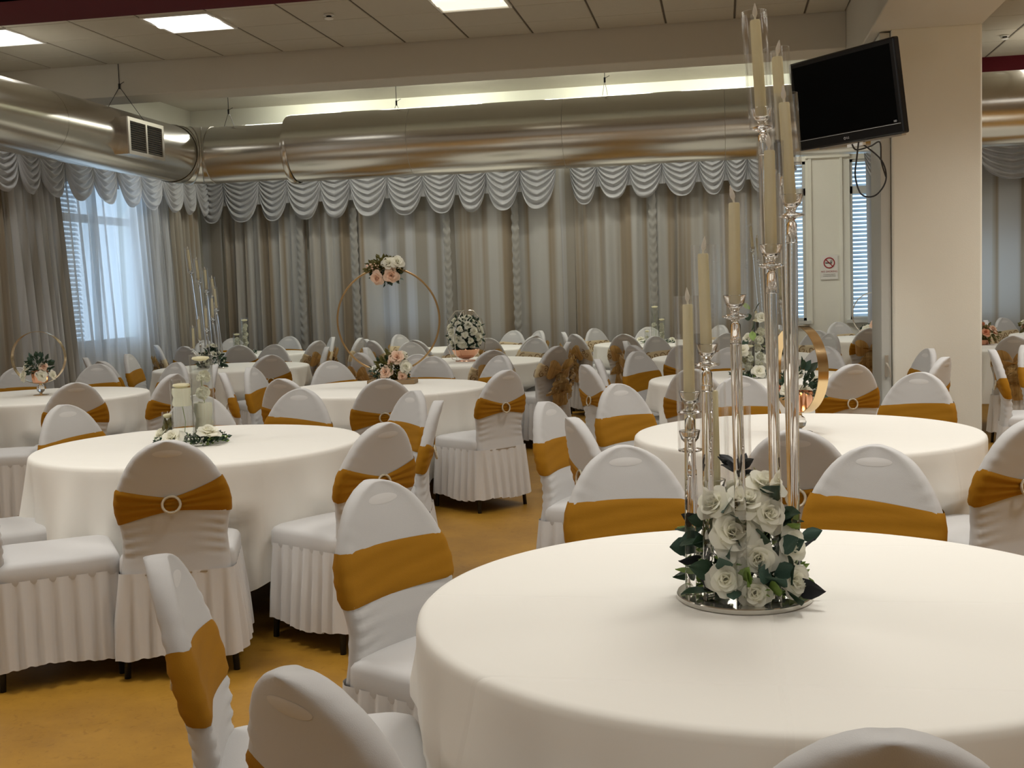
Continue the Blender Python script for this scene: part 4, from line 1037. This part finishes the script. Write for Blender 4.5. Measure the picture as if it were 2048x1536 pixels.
# ------------------------------------------------------------------ candle stands
def glass_tube(p0, p1, r):
    ax = axis_map(p0, p1); L = (Vector(p1)-Vector(p0)).length
    return MB().lathe([(r-.0025, .004), (r-.0022, L), (r, L), (r, .0), (r*.3, -.006)], n=28, cap=False, ax=ax)
def candle_stand(name, base, br, arms, label, rod_r=.0118):
    bx, by, bz = base
    t = empty(name, base, 0, label, 'candle stand', 'tall acrylic candle stands')
    MB().lathe([(br-.002, 0), (br, .002), (br, .010), (br-.002, .012)], n=64).obj('base_disc', M_BASE, t)
    for k, (fx, fy, cx, cz, tx, tz) in enumerate(arms):
        f = Vector((fx-bx, fy-by, .012)); c = Vector((cx-bx, fy-by, cz-bz)); tp = Vector((tx-bx, fy-by, tz-bz))
        f0 = f+(c-f).normalized()*.001
        rod = MB().tube([tuple(f0), tuple(c-(c-f).normalized()*.035)], rod_r, 20).obj('rod', M_ACRY, t)
        ax = axis_map(c-(c-f).normalized()*.036, c+(c-f).normalized())
        MB().lathe([(.006, -.012), (.0105, -.010), (.0105, .028), (.006, .034), (.010, .040), (.026, .044), (.026, .047), (.008, .052), (.010, .060), (.019, .070), (.0235, .088), (.0225, .089), (.0165, .072), (.005, .064)], n=20, cap=True, ax=ax).obj('candle_cup', M_ACRY, rod)
        dr = (tp-c).normalized(); q0 = c+dr*.008
        glass_tube(q0, tp, .0272).obj('glass_cylinder', M_GLASS, t, sharp=30)
        r_ = random.Random(k); L = (tp-c).length; wob = Vector((r_.uniform(-.003, .003), r_.uniform(-.003, .003), 0))
        c0 = c+dr*.034; c1 = c+dr*(L-.018)+wob
        ax = axis_map(c0, c1); CL = (c1-c0).length
        cn = MB().lathe([(.0100, 0), (.0122, .004), (.0118, CL*.5), (.0112, CL-.003), (.0100, CL), (.004, CL-.004)], n=18, ax=ax).obj('candle', M_CANDLE, t)
        fl = Vector((r_.uniform(-.25, .25), r_.uniform(-.1, .1), 1)).normalized()
        ax = axis_map(c1, c1+fl)
        MB().lathe([(.002, -.002), (.0022, .006), (.0050, .012), (.0052, .018), (.0032, .027), (.0006, .036)], n=12, ax=ax).obj('flame_tip', M_FLAME, cn)
    return t
S1 = [(-0.08, 2.51, -0.074, 1.158, -0.076, 1.415), (-0.04, 2.46, -0.035, 1.262, -0.037, 1.52), (0.03, 2.42, 0.024, 1.362, 0.023, 1.619), (0.1, 2.46, 0.099, 1.463, 0.1, 1.724),
      (0.14, 2.51, 0.144, 1.566, 0.132, 1.825), (0.145, 2.57, 0.133, 1.665, 0.12, 1.93), (0.115, 2.62, 0.091, 1.762, 0.076, 2.02), (0.03, 2.645, 0.029, 0.893, 0.03, 1.164),
      (-0.025, 2.625, -0.024, 0.949, -0.024, 1.219), (-0.068, 2.575, -0.076, 1.066, -0.075, 1.331)]
S2 = [(-5.093, 10.819, -5.17, 1.695, -5.194, 1.952), (-5.069, 10.871, -5.115, 1.6, -5.132, 1.847), (-5.023, 10.903, -5.053, 1.503, -5.063, 1.751), (-4.947, 10.903, -4.976, 1.411, -4.991, 1.66),
      (-4.882, 10.838, -4.93, 1.317, -4.938, 1.559), (-4.89, 10.745, -4.932, 1.226, -4.932, 1.467), (-4.957, 10.694, -4.976, 1.127, -4.982, 1.371), (-5.04, 10.705, -5.058, 1.01, -5.061, 1.266), (-5.088, 10.762, -5.156, 0.925, -5.154, 1.178)]
TZ = .758
st = candle_stand('candle_stand', (.035, 2.535, TZ), .146, S1, 'tall acrylic candle stand with ten stepped ivory candles on the near table')
s2 = candle_stand('candle_stand', (-4.985, 10.8, TZ), .15, S2, 'slim candle stand leaning left before the dark corner curtain at the left', .010)
S3 = [(-x+(-4.985)+.20 if False else x+5.45, y+.15, cx+5.45, cz+.01, tx+5.45, tz+.01) for x, y, cx, cz, tx, tz in S2]
s3 = candle_stand('candle_stand', (-4.985+5.45, 10.95, TZ), .15, S3, 'distant candle stand glimpsed between the near candle tubes', .010)

# flowers round the near stand: one arrangement
fa = empty('flower_arrangement', (.035, 2.535, TZ+.0125), 0, 'white roses and dark green leaves packed among the rods of the near candle stand', 'flowers')
def loc(px, py, pz, c): return (px-c[0], py-c[1], pz-c[2])
FC = (.035, 2.535, TZ+.0125)
RZ = [(-.004, 2.435, .822, .036, (-.05, -1, .25), 'w'), (.012, 2.45, .915, .050, (.05, -1, .55), 'w'), (-.022, 2.47, .972, .037, (-.5, -.8, .6), 'w'), (.042, 2.47, .975, .043, (.1, -.7, .9), 'w'),
      (.078, 2.50, 1.004, .042, (.3, -.45, 1), 'w'), (.082, 2.46, .955, .036, (.5, -.9, .4), 'w'), (.128, 2.48, .885, .036, (.7, -.8, .3), 'w'), (.062, 2.44, .868, .037, (.1, -1, .0), 'w'),
      (.135, 2.47, .812, .034, (.6, -.8, .2), 'w'), (.055, 2.43, .795, .031, (0, -1, .15), 'w'), (-.045, 2.53, .87, .034, (-1, -.3, .4), 'w'), (.03, 2.60, .98, .036, (0, .6, 1), 'w'), (.09, 2.60, .93, .036, (.6, .8, .6), 'w'), (-.02, 2.60, .90, .036, (-.7, .8, .5), 'w')]
for k, (x, y, z, s, d, m) in enumerate(RZ):
    place(ROSE[m][k % 2], 'rose', fa, loc(x, y, z, FC), d, s*1.04, k*1.3)
r_ = random.Random(3)
LV = []
for k in range(58):
    a = r_.uniform(0, 2*pi); h = r_.uniform(.0, .20); rad = .085*(1-.5*max(0, h-.08)/.12)+.02
    p = (rad*cos(a), rad*sin(a), .015+h)
    LV.append((p, (cos(a)*.9+r_.uniform(-.4, .4), sin(a)*.9+r_.uniform(-.4, .4), r_.uniform(-.35, .8)), r_.uniform(.040, .062), r_.choice('dddbbnf')))
LV += [((.05, -.10, .05), (.3, -.7, .1), .07, 'b'), ((.055, -.10, .055), (-.5, -.6, .4), .06, 'b'), ((.06, -.095, .06), (.9, -.4, .5), .055, 'b'), ((-.09, -.03, .13), (-1, -.3, -.3), .05, 'b'), ((-.06, -.08, .06), (-.7, -.5, .3), .065, 'd'),
       ((-.07, -.07, .02), (-.8, -.4, .1), .07, 'd'), ((.09, -.09, .10), (.2, -.6, -.8), .065, 'd'), ((.10, -.06, .03), (.8, -.5, -.1), .07, 'n'), ((.09, -.09, .02), (.3, -.8, -.1), .06, 'd'), ((.12, 0, .12), (1, -.2, .3), .05, 'b')]
for k, (p, d, s, m) in enumerate(LV): place(LEAF[m], 'leaf', fa, p, d, s, k*.9, 'y')
# dark sprig standing above the roses
MB().tube([(-.01, 0, .10), (-.006, .005, .22), (-.012, .0, .275)], .0022, 5).obj('stem', M_NIGHT, fa)
for k in range(11):
    a = k*2.4; place(LEAF['n'], 'leaf', fa, (-.012+.006*cos(a), .006*sin(a), .255+.006*(k % 5)), (cos(a), sin(a), .35+.12*(k % 4)), .038, k, 'y')
MB().tube([(.03, 0, .12), (.034, .005, .22), (.036, .0, .26)], .0018, 5).obj('stem', M_OLIVE, fa)
for k in range(7):
    a = k*2.1; place(LEAF['n' if k < 3 else 'o'], 'leaf', fa, (.036, 0, .225+.008*(k % 5)), (cos(a), sin(a), .3), .028, k, 'y')
foliage(fa, 420, dome(0, 0, .02, .125, .17, -.1), .018, M_FRESH, 4, 'fern_sprigs')
foliage(fa, 420, dome(0, 0, .01, .085, .17, -.0), .035, M_LEAF, 6, 'foliage')
buds(fa, 60, dome(0, 0, .03, .12, .15, -.1), .0035, 8)
for sx, c in ((s2, (-4.985, 10.8, TZ)), (s3, (.465, 10.95, TZ))):
    f2 = empty('flower_arrangement', (c[0], c[1], TZ+.0125), 0, 'white roses at the foot of the ' + ('leaning candle stand at the left' if sx is s2 else 'distant candle stand behind the rods'), 'flowers', 'flowers round candle stands')
    foliage(f2, 260, dome(0, 0, .0, .12, .20), .045, M_LEAF, 11)
    r_ = random.Random(5)
    for k in range(9):
        a = k*.72+.3; e = .3+.5*(k % 3); place(ROSE['w'][k % 2], 'rose', f2, (.10*cos(a)*cos(e), .10*sin(a)*cos(e), .02+.19*sin(e)*(.6+.2*(k % 3))), (cos(a)*cos(e), sin(a)*cos(e), sin(e)), .036, k)

# ------------------------------------------------------------------ trios of glass vases
CARN = None
def carnation(seed, mat):
    r_ = random.Random(seed); b = MB()
    for i in range(34):
        z = r_.uniform(-.6, 1); a = r_.uniform(0, 2*pi); s = math.sqrt(max(0, 1-z*z)); d = Vector((s*cos(a), s*sin(a), z)); sd = d.orthogonal().normalized(); up = sd.cross(d)
        b.add([tuple(d*.35), tuple(d*.85+sd*.38), tuple(d*1.0+up*.12), tuple(d*.88-sd*.38), tuple(d*.8+up*.4)], [(0, 1, 2), (0, 2, 3), (0, 3, 4), (1, 2, 4)])
    b.lathe([(.05, -.5), (.45, -.3), (.6, .1), (.4, .5), (.05, .6)], n=8)
    return b.mesh('carnation', mat)
CARN = carnation(1, M_ROSE)
def vase(t, x, y, z, r, h, water, seed, blooms, leafy=False):
    v = MB().lathe([(r-.004, .010), (r-.003, h), (r-.0015, h+.0015), (r, h), (r, .003), (r-.004, 0), (.001, 0)], n=40, cap=False).obj('glass_vase', M_VASE, t, (x, y, z), sharp=30)
    MB().lathe([(.001, .011), (r-.005, .011), (r-.005, water), (.001, water)], n=32, cap=False).obj('water', M_WATER, v, sharp=30)
    MB().lathe([(.001, water-.010), (r*.5, water-.006), (r*.78, water+.002), (r*.70, water+.010), (r*.3, water+.013), (.002, water+.013)], n=28, cap=False).obj('floating_candle', M_CANDLE, v)
    MB().tube([(0, 0, water+.012), (.001, 0, water+.024)], .0012, 5).obj('wick', M_BUD, v)
    r_ = random.Random(seed)
    for k in range(blooms):
        hh = .05+(water-.10)*(k+.5)/blooms; a = k*2.2+seed
        place(CARN, 'submerged_flower', v, ((r-.035)*.7*cos(a), (r-.035)*.7*sin(a), hh), (cos(a)*.5, sin(a)*.5, 1), min(.036, r*.66), k)
    MB().tube([(0, 0, .02), (.01, .005, water*.4), (-.006, 0, water*.8)], .0015, 5).obj('stem', M_FRESH, v)
    if leafy: foliage(v, 26, lambda q: ((q.uniform(-r*.5, r*.5), q.uniform(-r*.5, r*.5), q.uniform(.01, water*.6)), (q.uniform(-.3, .3), q.uniform(-.3, .3), 1)), .05, M_OLIVE, seed)
    return v
def trio(c, specs, label, ring=.15, roses=(), blob=240, seed=1, gr='glass vase trios'):
    t = empty('vase_centrepiece', (c[0], c[1], TZ), 0, label, 'centrepiece', gr)
    for k, (x, y, r, h, wt, bl, lf) in enumerate(specs): vase(t, x, y, 0.0, r, h, wt, seed+k, bl, lf)
    def ringf(q):
        a = q.uniform(0, 2*pi); rr = ring*q.uniform(.55, 1); return (rr*cos(a), rr*sin(a)*.9, q.uniform(.003, .03)), (cos(a)+q.uniform(-.8, .8), sin(a)+q.uniform(-.8, .8), q.uniform(0, .9))
    foliage(t, blob, ringf, .028, M_LEAF, seed+9); foliage(t, blob//3, ringf, .022, M_FRESH, seed+19, 'fern_sprigs')
    buds(t, 90, lambda q: ((lambda p, d: ((p[0]*1.06, p[1]*1.06, p[2]+.014), d))(*ringf(q))), .005, seed+29)
    for k, (x, y, z, s, d) in enumerate(roses): place(FLAT if k % 2 else ROSE['w'][0], 'rose', t, (x, y, z), d, s, k*1.7)
    return t
trio((-2.50, 5.15), [(.045, .04, .054, .42, .40, 4, 0), (-.015, -.055, .052, .31, .28, 0, 0), (-.105, -.03, .027, .155, .135, 0, 1)],
     'three glass cylinder vases with floating candles and white roses on the nearer left table', .16, [(-.135, -.03, .045, .045, (-.5, -.5, .8)), (-.03, -.14, .04, .052, (0, -.8, .8)), (.115, -.07, .055, .052, (.3, -.3, 1))], 420, 1)
def milky(parent, x, y, z, r, h):
    o = MB().lathe([(.002, 0), (r*.9, .002), (r*.95, h*.2), (r*.8, h*.5), (r*.95, h*.75), (r*.9, h), (.002, h)], n=14, cap=False).obj('petals_in_water', M_ROSE, parent, (x, y, z)); return o
tv2 = [o for o in C.objects if o.name.startswith('glass_vase')]
milky(tv2[1], 0, 0, .185, .048, .085); milky(tv2[0], .0, 0, .04, .046, .15)
t7 = trio((-5.80, 13.42), [(.04, .02, .05, .44, .41, 9, 0), (-.05, -.02, .05, .26, .24, 8, 0)], 'pair of petal filled glass vases on the table in the back left corner', .17, [(.12, -.06, .03, .035, (.4, -.4, 1))], 160, 21)
t11 = trio((-.76, 13.75), [(-.03, .03, .05, .46, .42, 1, 0), (.05, 0, .042, .30, .27, 9, 0), (-.12, -.05, .03, .17, .14, 1, 0)], 'three glass vases on the back table between drapes and near candle tubes', .19, [(-.20, -.04, .04, .05, (-.3, -.4, 1)), (.17, -.05, .04, .035, (.3, -.4, 1))], 200, 41)
t10 = trio((.22, 8.52), [(.03, .03, .055, .46, .40, 5, 0), (-.05, -.04, .05, .24, .22, 5, 1)], 'leafy glass vases with roses behind the near candle rods', .17, [(.02, -.15, .05, .045, (.1, -1, .5)), (-.08, -.12, .20, .04, (-.5, -.8, .4)), (.05, .0, .42, .04, (.2, -.8, .5)), (.10, -.10, .14, .04, (.4, -.8, .4)), (-.05, -.05, .28, .036, (-.4, -.8, .4))], 380, 61)
for k, (p, d) in enumerate([((-.03, -.03, .49), (-.5, -.3, .4)), ((-.02, -.05, .44), (-.6, -.5, -.2)), ((0, -.06, .40), (-.2, -.6, -.9)), ((-.02, -.06, .33), (.1, -.6, -.9)), ((-.06, -.06, .28), (-.3, -.5, -1)), ((.0, -.03, .47), (.3, -.4, .8)), ((.06, -.06, .22), (.8, -.3, .3)), ((.09, -.05, .16), (1, -.2, .1))]):
    place(LEAF['d' if k % 3 else 'f'], 'leaf', t10, p, d, .075, k, 'y')

# ------------------------------------------------------------------ hoops with flower bowls
def hoop_pts(r, n=72): return [(r*cos(2*pi*k/n), 0, r*sin(2*pi*k/n)) for k in range(n+1)]
def hoop_band(r, wd, th, mat, parent, zc_, yaw=0):
    rows = []
    for a in [2*pi*k/80 for k in range(81)]:
        rows.append([(rr*cos(a), yy, rr*sin(a)) for rr, yy in ((r, -wd/2), (r, wd/2), (r-th, wd/2), (r-th, -wd/2), (r, -wd/2))])
    return MB().grid(rows).obj('hoop', mat, parent, (0, 0, zc_), (0, 0, yaw), sharp=30)
def small_hoop(c, yaw, label, seed, big, cols):
    t = empty('hoop_centrepiece', (c[0], c[1], TZ), yaw, label, 'centrepiece', 'small gold hoops on crystal stems')
    MB().lathe([(.002, .004), (.055, .004), (.058, .002), (.056, 0)], n=40, cap=False).obj('base_plate', M_GMETAL, t)
    MB().lathe([(.011, .003), (.009, .012), (.012, .016)], n=20).obj('foot', M_GMETAL, t)
    MB().lathe([(.010, .018), (.026, .030), (.031, .048), (.025, .066), (.010, .078)], n=9).obj('crystal_ball', M_ACRY, t, smooth=False)
    MB().lathe([(.012, .078), (.010, .086)], n=20).obj('collar', M_GMETAL, t)
    hoop_band(.198, .050, .003, M_GMETAL, t, .285)
    rows = []
    for r, z in ((.030, .094), (.052, .096), (.056, .11), (.062, .185), (.058, .186), (.052, .12)):
        rows.append([((r+.0025*cos(10*2*pi*k/60)*(1 if .1 < z < .19 else 0))*cos(2*pi*k/60), (r+.0025*cos(10*2*pi*k/60))*sin(2*pi*k/60), z) for k in range(60)])
    MB().grid(rows, True).obj('flower_bowl', M_COPPER, t)
    fl = foliage(t, 110, dome(0, 0, .17, .085, .13, -.1), .04, M_LEAF, seed)
    r_ = random.Random(seed)
    for k, (x, y, z, s, d, m) in enumerate(cols): place(ROSE[m][k % 2], 'rose', t, (x, y, z), d, s, k*1.1)
    for k in range(13):
        a = r_.uniform(0, 2*pi); e = r_.uniform(.1, 1.4); d = (cos(a)*cos(e), sin(a)*cos(e), sin(e))
        place(LEAF['dbd'[k % 3]], 'leaf', t, (d[0]*.07, d[1]*.07, .19+d[2]*.10), d, r_.uniform(.042, .065), k, 'y')
    return t
small_hoop((.33, 5.35), math.radians(-62), 'gold hoop turned sideways with peach and white roses on the right hand table', 3, True,
           [(.03, -.03, .25, .048, (-.3, -.3, 1), 'w'), (-.07, -.03, .19, .043, (-.8, -.6, .5), 'p'), (-.06, .06, .165, .040, (-.9, .2, .2), 'w'), (.04, -.08, .20, .036, (.4, -1, .5), 'w'), (.0, .09, .21, .04, (0, 1, .4), 'w'), (-.085, .0, .23, .036, (-1, 0, .5), 'w')])
small_hoop((-5.10, 8.02), math.radians(14), 'gold hoop with white roses standing on the table at the left photo edge', 8, True,
           [(-.075, -.02, .215, .045, (-.7, -.5, .6), 'w'), (-.105, -.03, .15, .042, (-.8, -.7, .2), 'w'), (.035, -.07, .15, .042, (.3, -1, .2), 'w'), (.10, -.03, .15, .034, (1, -.5, .2), 'w'), (.05, -.05, .215, .030, (.3, -.8, .5), 'b'), (0, .07, .2, .04, (0, 1, .6), 'w')])
for h_ in [o for o in C.objects if o.name.startswith('hoop_centrepiece')][:0]: pass

# big hoop on the third table
bh = empty('hoop_centrepiece', (-2.49, 8.5, TZ), math.radians(4), 'big thin gold hoop with flower clusters at top and foot on the middle left table', 'centrepiece')
MB().box(-.16, .20, -.10, .06, 0, .032).obj('base_block', M_WOOD, bh, smooth=False)
MB().tube(hoop_pts(.392, 96)[:-1], .0075, 10, closed=True).obj('hoop', M_GBROWN, bh, (0, 0, .482)).rotation_euler = (0, 0, 0)
for sx in (-1, 1): MB().tube([(sx*.03, 0, .03), (sx*.03, 0, .10)], .006, 8).obj('support', M_GBROWN, bh)
for k, (x, y, z, s, d, m) in enumerate([(.035, -.05, .905, .052, (.1, -1, .5), 'w'), (.095, -.05, .912, .050, (.5, -1, .6), 'w'), (-.055, -.06, .80, .050, (-.3, -1, -.2), 'b'), (.05, -.06, .815, .056, (.2, -1, 0), 'b'),
                                         (.07, -.06, .20, .052, (.2, -1, .5), 'b'), (.02, -.07, .165, .026, (-.2, -1, .3), 'b'), (.125, -.05, .13, .050, (.7, -1, .2), 'w'), (-.02, -.07, .09, .048, (-.2, -1, .3), 'b'), (.10, -.06, .06, .038, (.5, -1, 0), 'b'), (.11, -.03, .215, .036, (.6, -.6, .8), 'w')]):
    place(ROSE[m][k % 2], 'rose', bh, (x, y, z), d, s, k)
def blob(cx, cy, cz, rx, ry, rz):
    def f(q):
        a = q.uniform(0, 2*pi); z = q.uniform(-1, 1); s = math.sqrt(1-z*z); k = q.uniform(.3, 1)
        return (cx+rx*s*cos(a)*k, cy+ry*s*sin(a)*k, cz+rz*z*k), (s*cos(a)+q.uniform(-.5, .5), s*sin(a)+q.uniform(-.5, .5), z+q.uniform(-.5, .5))
    return f
foliage(bh, 320, blob(-.01, 0, .87, .125, .06, .075), .045, M_OLIVE, 31); foliage(bh, 120, blob(.02, -.01, .83, .12, .05, .075), .045, M_LEAF, 32)
foliage(bh, 320, blob(.02, -.01, .13, .13, .07, .10), .045, M_OLIVE, 33); foliage(bh, 160, blob(.0, -.01, .11, .16, .06, .09), .045, M_LEAF, 34)
buds(bh, 40, blob(-.06, -.05, .87, .10, .03, .05), .008, 35, M_BLUSH); buds(bh, 40, blob(-.05, -.06, .12, .09, .03, .06), .008, 36, M_BUD)

# rose ball in a copper bowl
rb = empty('rose_ball_centrepiece', (-2.47, 11.06, TZ), 0, 'ball of white roses in a rose gold bowl with looped wire frame', 'centrepiece')
MB().lathe([(.03, .02), (.07, .035), (.115, .07), (.135, .115), (.133, .118), (.11, .075), (.06, .04), (.001, .03)], n=40, cap=False).obj('bowl', M_COPPER, rb)
MB().tube([(.10*cos(2*pi*k/32), .10*sin(2*pi*k/32), .005) for k in range(32)], .004, 6, closed=True).obj('wire_foot', M_COPPER, rb)
for a in (.3, 1.6, 2.9, 4.3):
    MB().tube([(r*cos(a+q), r*sin(a+q), z) for r, z, q in ((.09, .005, 0), (.15, .02, 0), (.185, .12, .05), (.20, .26, .1), (.17, .40, .2), (.09, .49, .35), (.03, .495, .5))], .0035, 6).obj('wire_loop', M_SILVER, rb)
foliage(rb, 520, blob(0, 0, .265, .165, .165, .165), .05, M_LEAF, 41)
for k in range(46):
    z = 1-2*(k+.5)/46; s = math.sqrt(1-z*z); a = k*2.39996
    if z < -.75: continue
    d = (s*cos(a), s*sin(a), z); place(ROSE['w'][k % 2], 'rose', rb, (d[0]*.155, d[1]*.155, .265+d[2]*.155), d, [.050, .034, .042, .030][k % 4], k)
# back right hoop with flowers, and flowers beyond the pillar
h13 = empty('hoop_centrepiece', (1.70, 13.78, TZ), 0, 'thin silver hoop with pale roses beside the door leaf at the back', 'centrepiece')
MB().tube(hoop_pts(.25, 64)[:-1], .006, 8, closed=True).obj('hoop', M_SILVER, h13, (0, 0, .27))
MB().box(-.12, .12, -.05, .05, 0, .025).obj('base_block', M_FRAME, h13, smooth=False)
foliage(h13, 130, blob(.0, 0, .09, .16, .06, .06), .045, M_LEAF, 51)
for k, (x, z, s, m) in enumerate([(-.10, .10, .05, 'w'), (-.02, .14, .055, 'b'), (.06, .15, .05, 'p'), (.13, .11, .045, 'b'), (-.14, .06, .04, 'b'), (.02, .08, .05, 'w')]): place(ROSE[m][k % 2], 'rose', h13, (x, -.05, z), (x*3, -1, .5), s, k)
for c, lb, sd, cl in (((3.25, 13.2), 'white flowers in a low bowl at the right photo edge', 61, 'wwwb'), ((2.47, 11.9), 'peach flowers just right of the pillar edge', 62, 'pbpb')):
    t = empty('flower_arrangement', (c[0], c[1], TZ), 0, lb, 'flowers')
    MB().lathe([(.03, 0), (.05, .004), (.09, .05), (.085, .05), (.04, .01)], n=24).obj('bowl', M_COPPER, t)
    foliage(t, 160, blob(0, 0, .11, .14, .10, .07), .045, M_OLIVE, sd)
    for k in range(8):
        a = k*.8; place(ROSE[cl[k % 4]][k % 2], 'rose', t, (.10*cos(a), .08*sin(a), .12+.03*(k % 3)), (cos(a), sin(a), .8), .042, k)
